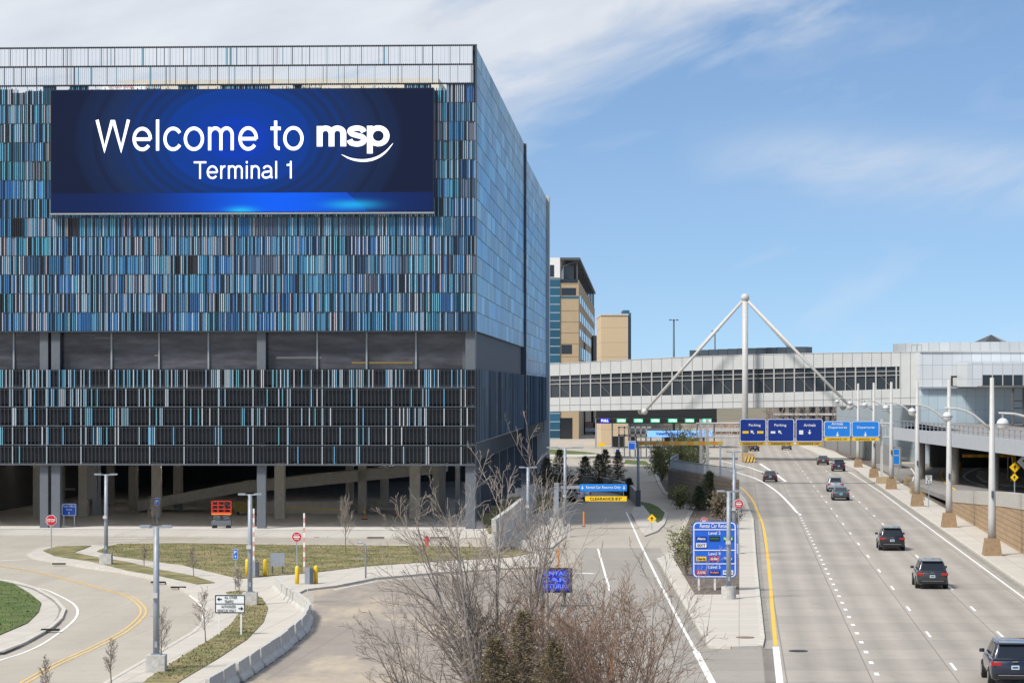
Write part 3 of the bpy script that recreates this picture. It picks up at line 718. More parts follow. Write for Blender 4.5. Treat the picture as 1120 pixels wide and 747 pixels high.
# giant screen
def screen_mat():
    m = bpy.data.materials.new('led_picture'); m.use_nodes = True; t = m.node_tree; b = t.nodes['Principled BSDF']
    b.inputs['Base Color'].default_value = (.004,.005,.008,1); b.inputs['Roughness'].default_value = .7; b.inputs['Specular IOR Level'].default_value = .03
    tcn = t.nodes.new('ShaderNodeUVMap'); s = t.nodes.new('ShaderNodeSeparateXYZ'); t.links.new(tcn.outputs[0], s.inputs[0])
    def M(op, a, b_=None):
        n = t.nodes.new('ShaderNodeMath'); n.operation = op
        for i, v in enumerate((a, b_)):
            if v is None: continue
            if isinstance(v, (int, float)): n.inputs[i].default_value = v
            else: t.links.new(v, n.inputs[i])
        return n.outputs[0]
    U = s.outputs[0]; V = s.outputs[1]
    x = M('MULTIPLY', M('SUBTRACT', U, .49), 3.1); y = M('MULTIPLY', M('SUBTRACT', V, .60), 1.45)
    d = M('SQRT', M('ADD', M('MULTIPLY', x, x), M('MULTIPLY', y, y)))
    rings = M('FLOOR', M('MULTIPLY', d, 22)); wn = t.nodes.new('ShaderNodeTexWhiteNoise'); wn.noise_dimensions = '1D'; t.links.new(rings, wn.inputs['W'])
    g = M('ADD', d, M('MULTIPLY', M('SUBTRACT', wn.outputs[0], .5), .22))
    rp = t.nodes.new('ShaderNodeValToRGB'); e = rp.color_ramp.elements
    e[0].position = 0; e[0].color = (.004,.05,.55,1); e[1].position = 1; e[1].color = (.009,.015,.045,1)
    for p, c in ((.22,(.004,.05,.42,1)),(.40,(.005,.05,.30,1)),(.58,(.008,.035,.16,1)),(.76,(.013,.03,.10,1))):
        q = e.new(p); q.color = c
    t.links.new(M('DIVIDE', g, 1.35), rp.inputs[0])
    # band at the foot
    slope = M('LESS_THAN', V, M('ADD', .155, 0)); diag = M('LESS_THAN', U, M('SUBTRACT', .83, M('MULTIPLY', V, .35)))
    hot = M('POWER', 2.718, M('MULTIPLY', M('ADD', M('POWER', M('DIVIDE', M('SUBTRACT', U, .50), .035), 2), M('POWER', M('DIVIDE', M('SUBTRACT', V, .01), .03), 2)), -1.0))
    hot2 = M('POWER', 2.718, M('MULTIPLY', M('ADD', M('POWER', M('DIVIDE', M('SUBTRACT', U, .79), .06), 2), M('POWER', M('DIVIDE', M('SUBTRACT', V, .055), .035), 2)), -1.0))
    xs = M('POWER', 2.718, M('MULTIPLY', M('POWER', M('DIVIDE', M('SUBTRACT', U, .60), .24), 2), -1.0))
    bc = t.nodes.new('ShaderNodeMix'); bc.data_type = 'RGBA'; t.links.new(M('MULTIPLY', xs, M('ADD', .35, M('MULTIPLY', diag, .65))), bc.inputs[0]); bc.inputs[6].default_value = (.008,.02,.09,1); bc.inputs[7].default_value = (.005,.13,1.0,1)
    mx_ = t.nodes.new('ShaderNodeMix'); mx_.data_type = 'RGBA'; t.links.new(slope, mx_.inputs[0]); t.links.new(rp.outputs[0], mx_.inputs[6]); t.links.new(bc.outputs[2], mx_.inputs[7])
    ad = t.nodes.new('ShaderNodeMix'); ad.data_type = 'RGBA'; ad.clamp_factor = True; t.links.new(M('ADD', hot, M('MULTIPLY', hot2, .8)), ad.inputs[0]); t.links.new(mx_.outputs[2], ad.inputs[6]); ad.inputs[7].default_value = (.02,.50,1,1)
    t.links.new(ad.outputs[2], b.inputs['Emission Color']); b.inputs['Emission Strength'].default_value = .82
    return m
scr = thing('led_screen', B(fu(264.5),0,27.5), 'giant dark blue electronic screen reading Welcome to msp Terminal 1 on the garage front', 'screen')
uS0, uS1 = fu(474.5,-.6), fu(55,-.6); zS0, zS1 = 27.6, 38.35
b_ = MB(); bbox(b_, uS0, uS1, -.6, .1, zS0, zS1); b_.build('cabinet', M_['black'], scr)
b_ = MB(); bbox(b_, uS0-.05, uS1+.05, -.64, .0, zS0-.14, zS0-.01); b_.build('bottom_rail', M_['galv'], scr)
b_ = MB(); b_.poly([B(uS1-.08,-.62,zS0+.06),B(uS0+.08,-.62,zS0+.06),B(uS0+.08,-.62,zS1-.06),B(uS1-.08,-.62,zS1-.06)])
po = b_.build('picture', screen_mat(), scr); uvl = po.data.uv_layers.new(name='UVMap')
for i, c in enumerate(((0,0),(1,0),(1,1),(0,1))): uvl.data[i].uv = c
M_['led_white'] = mat('lit_white', (.8,.8,.8), .5, emit=(.86,.90,1), es=.85)
place = lambda a, b: B(a, -.66, b)
pz = lambda py: H+(HY-py)*(B(fu(264.5),0,0)[1])/F
tx = MB(); set_type(tx, 'Welcome to', glyphs(.080), .080, fu(104.5,-.66), fu(332,-.66), pz(165.3), pz(131.5), place)
tx.build('lettering', M_['led_white'], scr)
tx = MB(); set_type(tx, 'Terminal 1', glyphs(.078), .078, fu(211,-.66), fu(319,-.66), pz(196.3), pz(177.3), place); tx.build('lettering', M_['led_white'], scr)
tx = MB(); set_type(tx, 'msp', bold_glyphs(.135), .135, fu(346.5,-.66), fu(426,-.66), pz(169.5), pz(139.5), place, cap=.535, desc=-.19, track=-.012); tx.build('logo_lettering', M_['led_white'], scr)
sw = MB()
q = smoothline([(373.5,170.5),(384,175.3),(397,177.2),(410,175),(421,168.5),(430,158.5)], 5); n = len(q)
for i in range(n-1):
    def off(k):
        a = Vector(q[max(k-1,0)]); c = Vector(q[min(k+1,n-1)]); d = (c-a).normalized(); wd = .15+1.3*math.sin(math.pi*k/(n-1))**.8
        return [(q[k][0]-d.y*wd, q[k][1]+d.x*wd), (q[k][0]+d.y*wd, q[k][1]-d.x*wd)]
    (a0, a1), (b0, b1) = off(i), off(i+1)
    sw.poly([place(fu(p[0],-.66), pz(p[1])) for p in (a0, b0, b1, a1)])
sw.build('logo_swoosh', M_['led_white'], scr)
# ================================================================ BRIDGE
br = thing('skyway_bridge', (23, 452, 0), 'long pale panelled covered footbridge with a dark window band crossing over the highway', 'bridge')
YL, YR = 458.0, 432.0; XL = (592-560)*YL/F; XR = (1006-560)*YR/F
def bt(px):  # parameter along the bridge front for a photo column
    k = (px-560)/F; return (k*YL-XL)/((XR-XL)-k*(YR-YL))
def bpt(t, z, d=0):
    dx, dy = XR-XL, YR-YL; l = math.hypot(dx, dy); return (XL+dx*t-dy/l*d*1.0, YL+dy*t+dx/l*d, z)
zl = lambda y: H+(HY-y)*YL/F
zr_ = lambda y: H+(HY-y)*YR/F
def bz(a, b, t): return zl(a)+(zr_(b)-zl(a))*t
ROOF = lambda t: bz(398.5,384.5,t)-.35*(2*t-1)**2*0+.5*math.sin(math.pi*t)
WT = lambda t: bz(411.5,400.5,t)+.25*math.sin(math.pi*t)
WB = lambda t: bz(435,424.5,t)-.15*math.sin(math.pi*t)
BOT = lambda t: bz(450.5,443,t)
M_['bpanel'] = mat('bridge_panels', (.52,.53,.52), .5, var=.05, vscale=.25)
M_['seam'] = mat('panel_seam', (.20,.21,.22), .6)
NB = 40; TE = bt(984)
def band(mb, f0, f1, d0, d1, t0=0.0, t1=1.0, n=20):
    for i in range(n):
        a = t0+(t1-t0)*i/n; b = t0+(t1-t0)*(i+1)/n
        mb.hexa([bpt(a,f0(a),d0),bpt(b,f0(b),d0),bpt(b,f0(b),d1),bpt(a,f0(a),d1),bpt(a,f1(a),d0),bpt(b,f1(b),d0),bpt(b,f1(b),d1),bpt(a,f1(a),d1)])
mb = MB(); band(mb, WT, ROOF, 0, .4); mb.build('upper_fascia', M_['bpanel'], br)
mb = MB(); band(mb, BOT, WB, 0, .4); mb.build('lower_fascia', M_['bpanel'], br)
mb = MB(); band(mb, lambda t: WB(t)-.01, lambda t: WT(t)+.01, .0, .4, TE, 1, 4); mb.build('end_fascia', M_['bpanel'], br)
mb = MB(); band(mb, lambda t: ROOF(t)-.4, lambda t: ROOF(t)-.12, .4, 8, 0, 1); mb.build('roof', M_['roof'], br)
mb = MB(); band(mb, lambda t: BOT(t)+.05, lambda t: BOT(t)+.5, .4, 8, 0, 1); mb.build('soffit', mat('soffit_grey', (.16,.16,.16), .8), br)
mb = MB(); band(mb, BOT, ROOF, 8, 8.4); mb.build('rear_fascia', M_['bpanel'], br)
mb = MB(); band(mb, WB, WT, .28, .36, 0, TE); mb.build('window_glass', mat('bridge_glass', (.045,.055,.065), .12, spec=.5), br)
mb = MB(); ms = MB(); k = 0
for px in [601+11.15*i for i in range(35)]:
    t = bt(px)
    if t < TE: mb.beam(bpt(t, WB(t), .12), bpt(t, WT(t), .12), .12 if k % 2 else .22, .2)
    k += 1
for a, b in zip(range(0, 35), range(1, 36)):
    pass
for f in (.60, .78):
    band(mb, lambda t: WB(t)+(WT(t)-WB(t))*f, lambda t: WB(t)+(WT(t)-WB(t))*f+.09, .08, .2, 0, TE, 10)
mb.build('window_frame', M_['off_white'], br)
px = 603; bg_ = mat('brace_grey', (.13,.14,.15), .6)
while px < 975:   # bracing seen behind the glass, set just proud of it
    a, b = bt(px), bt(px+22); MB().beam(bpt(a, WT(a)-.4, .24), bpt(b, WB(b), .24), .3, .07).build('truss_brace', bg_, br); px += 44

px = 601
while px < 1003:
    t = bt(px)
    ms.beam(bpt(t, BOT(t)+.02, -.012), bpt(t, WB(t)-.02, -.012), .06, .05); ms.beam(bpt(t, WT(t)+.02, -.012), bpt(t, ROOF(t)-.05, -.012), .06, .05)
    if t > TE: ms.beam(bpt(t, WB(t), -.012), bpt(t, WT(t), -.012), .06, .05)
    px += 11.15 if px < 860 else 10.6
for i in range(20):
    a, b = i/20, (i+1)/20
    for f in (lambda t: BOT(t)+(WB(t)-BOT(t))*.45, lambda t: ROOF(t)-.12, lambda t: BOT(t)+.05): ms.beam(bpt(a, f(a), -.012), bpt(b, f(b), -.012), .05, .05)
ms.build('panel_seam', M_['seam'], br)
mb = MB(); a, b = bt(748), bt(876)
for i in range(12):
    t = a+(b-a)*i/12; u = a+(b-a)*(i+1)/12-.001; z = ROOF(t)-.2
    p = [bpt(t,z,3),bpt(u,z,3),bpt(u,z,7),bpt(t,z,7),bpt(t,z+1.35,3),bpt(u,z+1.35,3),bpt(u,z+1.35,7),bpt(t,z+1.35,7)]; mb.hexa(p)
mb.build('roof_louvre', mat('louvre_dark', (.05,.07,.09), .5), br)
# mast with its slanted struts: a thing of its own
X0, Y0 = (815-560)*440.5/F, 440.5
ma = thing('bridge_mast', (X0, Y0, 0), 'tall white mast in front of the footbridge with slanting white struts to either side', 'mast')
zt = H+(425-327)*440.5/F
MB().tube([(X0,Y0,0),(X0,Y0,zt)], [.52,.48], 16).build('post', M_['off_white'], ma, True)
MB().box(X0-1.1,X0+1.1,Y0-.9,Y0+.9,0,1.0).build('plinth', M_['concrete'], ma)
MB().sphere((X0,Y0,zt+.2), .72).build('head', M_['off_white'], ma, True)
for px, yy in ((705,446),(701,463),(930,433),(922,450)):
    fx = (px-560)*yy/F; fz = H+(425-450)*yy/F if px < 800 else H+(425-445)*yy/F
    MB().tube([(X0,Y0,zt+.1),(fx,yy,fz)], .24, 10).build('strut', M_['off_white'], ma, True)
    MB().sphere((fx,yy,fz), .55).build('anchor', M_['off_white'], ma, True)

# ================================================================ TERMINAL, viaduct, far buildings
tm, t_, _, _, _, _, _ = grid_mat('terminal_panels', (.62,.65,.67), (.34,.37,.40), 1.6, 2.3, .07, .35, .03, axis='XZ', cellvar=.05)
tg, *_r = grid_mat('terminal_glazing', (.44,.54,.60), (.30,.36,.40), 1.55, 2.2, .07, .18, .03, axis='XZ', cellvar=.07, spec=.7)
te = thing('terminal_building', (95, 440, 0), 'pale grey panelled airport terminal with a glazed wall behind the viaduct', 'building')
TY = 428.0; tx_ = lambda px, Y=TY: (px-560)*Y/F; tz = lambda py, Y=TY: H+(HY-py)*Y/F
MB().box(tx_(1006), 160, TY, 540, tz(424), tz(385.5)).build('upper_wall', tm, te)
MB().box(tx_(1008), 160, TY+.4, 540, 0, tz(424)-.01).build('lower_wall', tg, te)
MB().box(tx_(1006), 160, TY-.3, TY+.2, tz(425), tz(423)).build('ledge', M_['galv'], te)
MB().box(tx_(1006), 160, TY-.2, TY+2, tz(385.4), tz(384)).build('parapet', M_['off_white'], te)
YB = 418.0
MB().box(tx_(1058,YB), 160, YB, TY-.31, tz(423,YB), tz(396,YB)).build('bay_wall', tm, te)
m_ = MB()
m_.box(tx_(1074,YB), 160, YB-.05, YB+.2, tz(421.5,YB), tz(410,YB)); m_.build('bay_window', M_['glass_dark'], te)
m_ = MB()
for i in range(12): m_.box(tx_(1074+11.3*i,YB)-.08, tx_(1074+11.3*i,YB)+.08, YB-.12, YB-.051, tz(421.5,YB), tz(410,YB))
m_.build('bay_mullion', M_['off_white'], te)
MB().box(tx_(1040),tx_(1058),TY-.15,TY-.0,tz(422),tz(411)).build('recess_door', M_['glass_dark'], te)
MB().box(tx_(1042),tx_(1051),TY-.3,TY-.16,tz(422),tz(413)).build('door_panel', M_['off_white'], te)
dr = MB(); cx = 92; rr = 25.5; pts = [(cx+rr*math.cos(a*math.pi/24), 455+rr*.9*math.sin(a*math.pi/24)) for a in range(48)]
dr.prism(pts, tz(386,440), tz(374.5,440)); dr.build('roof_drum', grid_mat('drum_panels', (.42,.45,.47), (.25,.27,.29), 1.5, 9, .08, .4, .03, axis='XZ')[0], te)
pr = MB(); px_, py_ = tx_(1084,450), 450; r_ = 3.4; zb = tz(374.4,440)
for i in range(6):
    a, b = i*math.pi/3, (i+1)*math.pi/3
    pr.poly([(px_+r_*math.cos(a), py_+r_*math.sin(a), zb), (px_+r_*math.cos(b), py_+r_*math.sin(b), zb), (px_, py_, zb+1.5)])
pr.build('skylight', M_['glass_dark'], te)
m_ = MB(); a, b = tx_(997,440), tx_(1008,440)
for x in (a, b, (a+b)/2): m_.tube([(x,440,tz(386)),(x,440,tz(376))], .05, 5)
m_.tube([(a,440,tz(376)),(b,440,tz(376))], .05, 5); m_.build('roof_railing', M_['galv'], te)

va = thing('viaduct', (60, 320, 0), 'grey elevated departures roadway on columns, passing in front of the terminal', 'viaduct')
vx0 = 51.0
def vz(Y): return 7.05 if Y < 420 else 7.0
m_ = MB(); m_.box(vx0, vx0+.45, 200, 354, 5.55, 7.1); m_.build('edge_beam', mat('viaduct_beam', (.46,.49,.52), .7, var=.08), va)
m_ = MB(); m_.box(vx0+.45, vx0+34, 200, 430, 5.9, 6.6) if 0 else m_.hexa([(vx0+.45,200,5.9),(vx0+34,200,5.9),(vx0+34,427,5.9),(66,427,5.9),(vx0+.45,200,6.6),(vx0+34,200,6.6),(vx0+34,427,6.6),(66,427,6.6)]); m_.hexa([(vx0+.45,200,5.9),(66,427,5.9),(60,354,5.9),(vx0+.45,354,5.9),(vx0+.45,200,6.6),(66,427,6.6),(60,354,6.6),(vx0+.45,354,6.6)]) if 0 else m_.hexa([(vx0+.45,200,5.9),(66,424,5.9),(62,354,5.9),(vx0+.45,354,5.9),(vx0+.45,200,6.598),(66,424,6.598),(62,354,6.598),(vx0+.45,354,6.598)]); m_.build('deck', M_['deck'], va)
m_ = MB()
for Y in range(200, 354, 3): m_.box(vx0+.1, vx0+.2, Y, Y+.08, 7.1, 8.1)
m_.box(vx0+.08, vx0+.22, 200, 354, 8.05, 8.13); m_.box(vx0+.1, vx0+.2, 200, 354, 7.5, 7.55); m_.build('railing', M_['galv'], va)
for Y in range(212, 355, 26):
    for x in (vx0+2.5, vx0+17): MB().tube([(x,Y,0),(x,Y,5.9)], .55, 12).build('column', M_['concrete'], va, True)
m_ = MB(); m_.box(vx0+33, vx0+33.6, 200, 427, 0, 5.9); m_.box(64, vx0+33, 400, 401, 0, 5.9); m_.build('back_wall', mat('underpass_wall', (.09,.085,.08), .9), va)  # dark wall colour stands in for the shade below the viaduct
mb = MB()   # kerbside canopy, dark brown, right edge
mb.box(tx_(1109,380), 90, 380, 410, tz(424,380), tz(422,380)); mb.box(tx_(1112,380), 90, 384, 385, tz(447,380), tz(446,380)); mb.box(tx_(1112,380), 90, 384, 385, tz(439,380), tz(438,380))
for i in range(4): mb.box(tx_(1112+12*i,380), tx_(1113.5+12*i,380), 383, 384, 7, tz(424,380))
tag(mb.build('entrance_canopy', mat('canopy_brown', (.10,.09,.085), .6)), 'dark brown framed canopy over the terminal kerb at the right edge', 'canopy')

# arrivals ramp deck, right of the highway, with parapet and brick abutment
def dz(Y):
    P = [(100,3.9),(195,3.75),(262,1.35),(330,.55),(430,.12)]
    for (a, za), (b, zb) in zip(P, P[1:]):
        if Y <= b: return za+(zb-za)*(Y-a)/(b-a)
    return .12
ar = thing('arrivals_ramp', (*hw(24,220), 0), 'concrete parapet on a tan block wall right of the highway', 'ramp')
Ys = [120,150,170,185,192,205,220,235,250,262,280,300,330,370,424]
m_ = MB()
for a, b in zip(Ys, Ys[1:]):
    p = lambda c, Y, d=0: (*hw(c, Y), dz(Y)+d)
    m_.hexa([p(21.3,a,-.5),p(62,a,-.5),p(62,b,-.5),p(21.3,b,-.5),p(21.3,a),p(62,a),p(62,b),p(21.3,b)])
struct(m_.build('ramp_deck', M_['deck']))
m_ = MB(); 
for a, b in zip(Ys, Ys[1:]):
    if a < 262:
        p = lambda c, Y, d=0: (*hw(c, Y), dz(Y)+d)
        m_.hexa([p(20.9,a,-.35),p(21.35,a,-.35),p(21.35,b,-.35),p(20.9,b,-.35),p(20.9,a,.8),p(21.35,a,.8),p(21.35,b,.8),p(20.9,b,.8)])
m_.build('parapet', M_['concrete'], ar)
def brick_mat(name, c1, c2, mort, sc_, rot):
    m = bpy.data.materials.new(name); m.use_nodes = True; t = m.node_tree; b = t.nodes['Principled BSDF']; b.inputs['Roughness'].default_value = .9
    g = t.nodes.new('ShaderNodeNewGeometry'); s = t.nodes.new('ShaderNodeSeparateXYZ'); t.links.new(g.outputs['Position'], s.inputs[0])
    c = t.nodes.new('ShaderNodeCombineXYZ'); ad = t.nodes.new('ShaderNodeMath'); ad.operation = 'ADD'; t.links.new(s.outputs[0], ad.inputs[0]); t.links.new(s.outputs[1], ad.inputs[1])
    t.links.new(ad.outputs[0], c.inputs[0]); t.links.new(s.outputs[2], c.inputs[1])
    bt_ = t.nodes.new('ShaderNodeTexBrick'); bt_.inputs['Color1'].default_value = (*c1,1); bt_.inputs['Color2'].default_value = (*c2,1); bt_.inputs['Mortar'].default_value = (*mort,1)
    bt_.inputs['Scale'].default_value = sc_; bt_.inputs['Brick Width'].default_value = 1.6; bt_.inputs['Row Height'].default_value = .42; bt_.inputs['Mortar Size'].default_value = .03
    t.links.new(c.outputs[0], bt_.inputs[0]); t.links.new(bt_.outputs[0], b.inputs['Base Color']); return m
M_['block'] = brick_mat('tan_block', (.42,.29,.17), (.36,.25,.15), (.20,.14,.09), 1, 0)
M_['block_grey'] = brick_mat('grey_brown_block', (.27,.225,.18), (.23,.19,.155), (.13,.11,.09), 1, 0)
m_ = MB()
for a, b in ((192,205),(205,220),(220,235),(235,250),(250,262)):
    p = lambda c, Y, z: (*hw(c, Y), z)
    m_.hexa([p(20.95,a,0),p(22.2,a,0),p(22.2,b,0),p(20.95,b,0),p(20.95,a,dz(a)-.352),p(22.2,a,dz(a)-.352),p(22.2,b,dz(b)-.352),p(20.95,b,dz(b)-.352)])
m_.build('block_wall', M_['block'], ar)
m_ = MB(); m_.hexa([(*hw(22.21,192.3),-.5),(*hw(40,192.3),-.5),(*hw(40,193),-.5),(*hw(22.21,193),-.5),(*hw(22.21,192.3),3.2),(*hw(40,192.3),3.2),(*hw(40,193),3.2),(*hw(22.21,193),3.2)]); m_.build('underpass_back', mat('underpass_shade', (.06,.055,.05), .9), ar)  # near-black sheet paints the shade of the opening under the deck
m_ = MB(); m_.cbox((*hw(25.5,189),1.0),(8,.6,2.0)); tag(m_.build('retaining_wall', M_['block_grey']), 'low brown block wall under the parapet at the right edge', 'wall')
dl = MB(); dk = MB()
def dline(mb, pts, wd, zz=0.02):
    q = []
    for px, py in pts:
        Y = 330
        for _ in range(20): Y = (H-dz(Y))*F/(py-HY)
        q.append(((px-560)*Y/F, Y))
    q = smoothline(q, 4)
    for a, b in zip(q, q[1:]):
        d = Vector((b[0]-a[0], b[1]-a[1])).normalized(); nn = Vector((-d.y, d.x))*wd/2
        mb.poly([(a[0]-nn.x,a[1]-nn.y,dz(a[1])+zz),(a[0]+nn.x,a[1]+nn.y,dz(a[1])+zz),(b[0]+nn.x,b[1]+nn.y,dz(b[1])+zz),(b[0]-nn.x,b[1]-nn.y,dz(b[1])+zz)])
dline(dl, [(1031,514),(1029,520),(1033,527),(1045,536)], .3)
struct(dl.build('ramp_yellow_line', M_['yellow_line']))
dline(dk, [(1076,510),(1060,516),(1054,521),(1060,526),(1078,532)], .3); dline(dk, [(996,512),(1000,518),(998,526)], .2)
struct(dk.build('ramp_white_line', M_['white_line']))
m_ = MB(); q = []
for px, py in [(1070,516),(1068,521),(1075,527),(1100,532),(1125,533),(1125,524),(1095,518)]:
    Y = 300
    for _ in range(20): Y = (H-dz(Y))*F/(py-HY)
    q.append(((px-560)*Y/F, Y))
m_.prism(q, 0, lambda x, y: dz(y)+.2); struct(m_.build('ramp_island', M_['sidewalk']))

# grey wall beside the highway farther on
gw = MB(); wp = [hw(24.4,395),hw(23.2,430),hw(21.4,470),hw(19.6,510),hw(17.2,560)]
for a, b in zip(wp, wp[1:]): gw.beam((*a,1.7),(*b,1.7),.4,3.4)
tag(gw.build('boundary_wall', grid_mat('grey_wall_panels', (.22,.22,.215), (.12,.12,.12), 1.2, 5, .12, .8, .05, axis='XZ')[0]), 'low grey panelled wall right of the highway beyond the overhead signs', 'wall')

# stone wall with fence left of the highway
sw = thing('stone_wall', (*G(733,545),0), 'curved brown stone retaining wall with a grey railing left of the highway', 'wall')
wq = [(*G(745,528),),(*G(735,540),),(*G(733,545),),(*G(745,549),),(*G(770,555),),(*G(806,561),)]
zt_ = [2.9,3.2,3.3,3.35,3.4,3.3]
m_ = MB(); f_ = MB()
for (a, za), (b, zb) in zip(zip(wq, zt_), list(zip(wq, zt_))[1:]):
    d = Vector((b[0]-a[0], b[1]-a[1])).normalized(); nn = Vector((-d.y, d.x))*.25
    m_.hexa([(a[0]-nn.x,a[1]-nn.y,0),(b[0]-nn.x,b[1]-nn.y,0),(b[0]+nn.x,b[1]+nn.y,0),(a[0]+nn.x,a[1]+nn.y,0),(a[0]-nn.x,a[1]-nn.y,za),(b[0]-nn.x,b[1]-nn.y,zb),(b[0]+nn.x,b[1]+nn.y,zb),(a[0]+nn.x,a[1]+nn.y,za)])
    l = math.hypot(b[0]-a[0], b[1]-a[1]); n = max(1, int(l/.25))
    for k in range(n):
        t = k/n; f_.box(a[0]+(b[0]-a[0])*t-.02, a[0]+(b[0]-a[0])*t+.02, a[1]+(b[1]-a[1])*t-.02, a[1]+(b[1]-a[1])*t+.02, za+(zb-za)*t, za+(zb-za)*t+1.05)
    f_.beam((*a,za+1.07),(*b,zb+1.07),.08,.08); f_.beam((*a,za+.12),(*b,zb+.12),.06,.06)
m_.build('wall_body', M_['block_grey'], sw); f_.build('railing', M_['galv'], sw)

# low parapet beside the rental ramp
rw = MB(); q = smoothline(GL([(697,553),(690,545),(678,540),(660,536),(635,533),(600,531),(552,530),(520,533)]), 4)
for i, (a, b) in enumerate(zip(q, q[1:])): rw.beam((*a,.75),(*b,.75),.35,1.5)
tag(rw.build('ramp_parapet', M_['barrier']), 'low curved concrete parapet behind the blue rental car sign', 'wall')
rw = MB(); q = GL([(540,606),(556,592),(572,575),(585,556)])
for a, b in zip(q, q[1:]): rw.beam((*a,1.3),(*b,1.3),.35,2.6)
tag(rw.build('sloping_wall', M_['barrier']), 'pale sloping concrete wall beside the garage corner, behind the bare tree', 'wall')

# tan tower beyond the bridge
tt = thing('office_tower', ((625-560)*640/F, 650, 0), 'tan stone office tower with blue stair glazing and an open roof frame beyond the footbridge', 'building')
TYo = 640.0; ox = lambda px, Y=TYo: (px-560)*Y/F; oz = lambda py, Y=TYo: H+(HY-py)*Y/F
xa, xb, xc = ox(597), ox(612.5), ox(633)
YE = TYo*1.36
# right flank recedes: at far end the photo column is 650, rooflines fall
def flank(y0, y1, z0, z1, mb, d=0):
    def X(Y): return xc+(ox(650.5,TYo*1.36)-xc)*(Y-TYo)/(TYo*.36)
    return mb.hexa([(X(y0)-.5,y0,z0),(X(y0)+d,y0,z0),(X(y1)+d,y1,z0),(X(y1)-.5,y1,z0),(X(y0)-.5,y0,z1),(X(y0)+d,y0,z1),(X(y1)+d,y1,z1),(X(y1)-.5,y1,z1)])
XF = ox(650.5, YE)
m_ = MB(); m_.hexa([(xa,TYo,0),(xc,TYo,0),(XF,YE,0),(xa,YE,0),(xa,TYo,oz(306)),(xc,TYo,oz(306)),(XF,YE,oz(306)),(xa,YE,oz(306))]); m_.build('wall', M_['tan'], tt)
stg = grid_mat('stair_glass', (.02,.09,.15), (.30,.38,.42), 4, 2.05, .22, .15, .05, axis='XZ', cellvar=.3)[0]
MB().box(xa-.1, xb, TYo-.3, TYo-.01, oz(487), oz(304)).build('stair_glazing', stg, tt)
MB().box(xa-.1, xb, TYo-.5, TYo+6, oz(304)+.01, oz(282)).build('white_block', M_['white_paint'], tt)
m_ = MB(); m_.box(ox(600),ox(606),TYo-.56,TYo-.51,oz(303),oz(290)); m_.build('window', M_['glass_dark'], tt)
for a_, b__, c_, d_ in ((614,630,323,315),(614,625.5,387,377),(613,632,309.5,305.5),(612,626,487,457)): MB().box(ox(a_),ox(b__),TYo-.06,TYo-.01,oz(c_),oz(d_)).build('window', M_['glass_dark'], tt)
m_ = MB(); m_.box(ox(613),ox(633),TYo-.07,TYo-.0,oz(326.5),oz(324)); m_.build('blue_band', M_['glass_blue'], tt)
m_ = MB()
for y in (311,325.5,340,352,364,376,390): m_.box(ox(613),ox(633),TYo-.04,TYo-.005,oz(y)-.05,oz(y)+.05)
m_.build('joints', mat('joint_brown', (.25,.18,.11), .8), tt)
for z1, z0 in ((321,330),(340,350),(359,369),(378,392)):
    n = 9
    for i in range(n):
        m_ = MB(); a = TYo+8+(YE-TYo-14)*i/n; b = a+(YE-TYo-14)/n*.62; flank(a, b, oz(z0), oz(z1), m_, .06); m_.build('window', M_['glass_dark'], tt)
m_ = MB(); dk_ = M_['dark_steel']
zt1 = oz(282); m_.hexa([(xb,TYo-1,zt1-.6),(xc+.3,TYo-1,zt1-.6),(XF+.3,YE,zt1-.6),(xb,YE,zt1-.6),(xb,TYo-1,zt1),(xc+.3,TYo-1,zt1),(XF+.3,YE,zt1),(xb,YE,zt1)])
for i in range(10):
    t = i/9; m_.beam((xc+(XF-xc)*t-.4, TYo+(YE-TYo)*t, oz(306)), (xc+(XF-xc)*t-.4, TYo+(YE-TYo)*t, zt1-.6), .35, .35)
m_.beam((xb+.2,TYo-.3,oz(292)),(xc-.3,TYo-.3,oz(286)),.2,.2); m_.beam((xb+.2,TYo-.3,oz(306)),(xb+.2,TYo-.3,zt1-.6),.3,.3)
m_.build('roof_frame', dk_, tt)
MB().box(xb+1, xc-1.2, TYo+2, YE-6, oz(306), oz(290)).build('plant_room', mat('plant_grey', (.10,.13,.16), .5), tt)

MB_ = MB(); Yb = 575; MB_.box((657.5-560)*Yb/F, (687-560)*Yb/F, Yb, Yb+30, 0, H+(425-345)*Yb/F)
bt2 = thing('tan_block', ((672-560)*Yb/F, Yb, 0), 'plain tan windowless block with a blue glass edge beyond the footbridge', 'building')
MB_.build('wall', grid_mat('tan_panels', (.55,.42,.27), (.42,.31,.2), 30, 3.2, .12, .8, .03, axis='XZ', cellvar=.02)[0], bt2)
MB().box((657-560)*Yb/F, (687.5-560)*Yb/F, Yb-.2, Yb+30, H+(425-345)*Yb/F, H+(425-343.3)*Yb/F).build('coping', M_['off_white'], bt2)
MB().box((687.6-560)*Yb/F, (690.5-560)*Yb/F, Yb+1, Yb+20, 0, H+(425-342)*Yb/F).build('glass_edge', M_['glass_blue'], bt2)
MB().box((682-560)*Yb/F, (689-560)*Yb/F, Yb+2, Yb+12, H+(425-343)*Yb/F, H+(425-339)*Yb/F).build('roof_plant', M_['glass_blue'], bt2)
tag(MB().box((649-560)*700/F, (657-560)*700/F, 700, 720, 0, H+(425-367)*700/F).build('link_building', mat('grey_block', (.24,.25,.25), .8, var=.1)), 'narrow grey building between the office tower and the tan block', 'building')

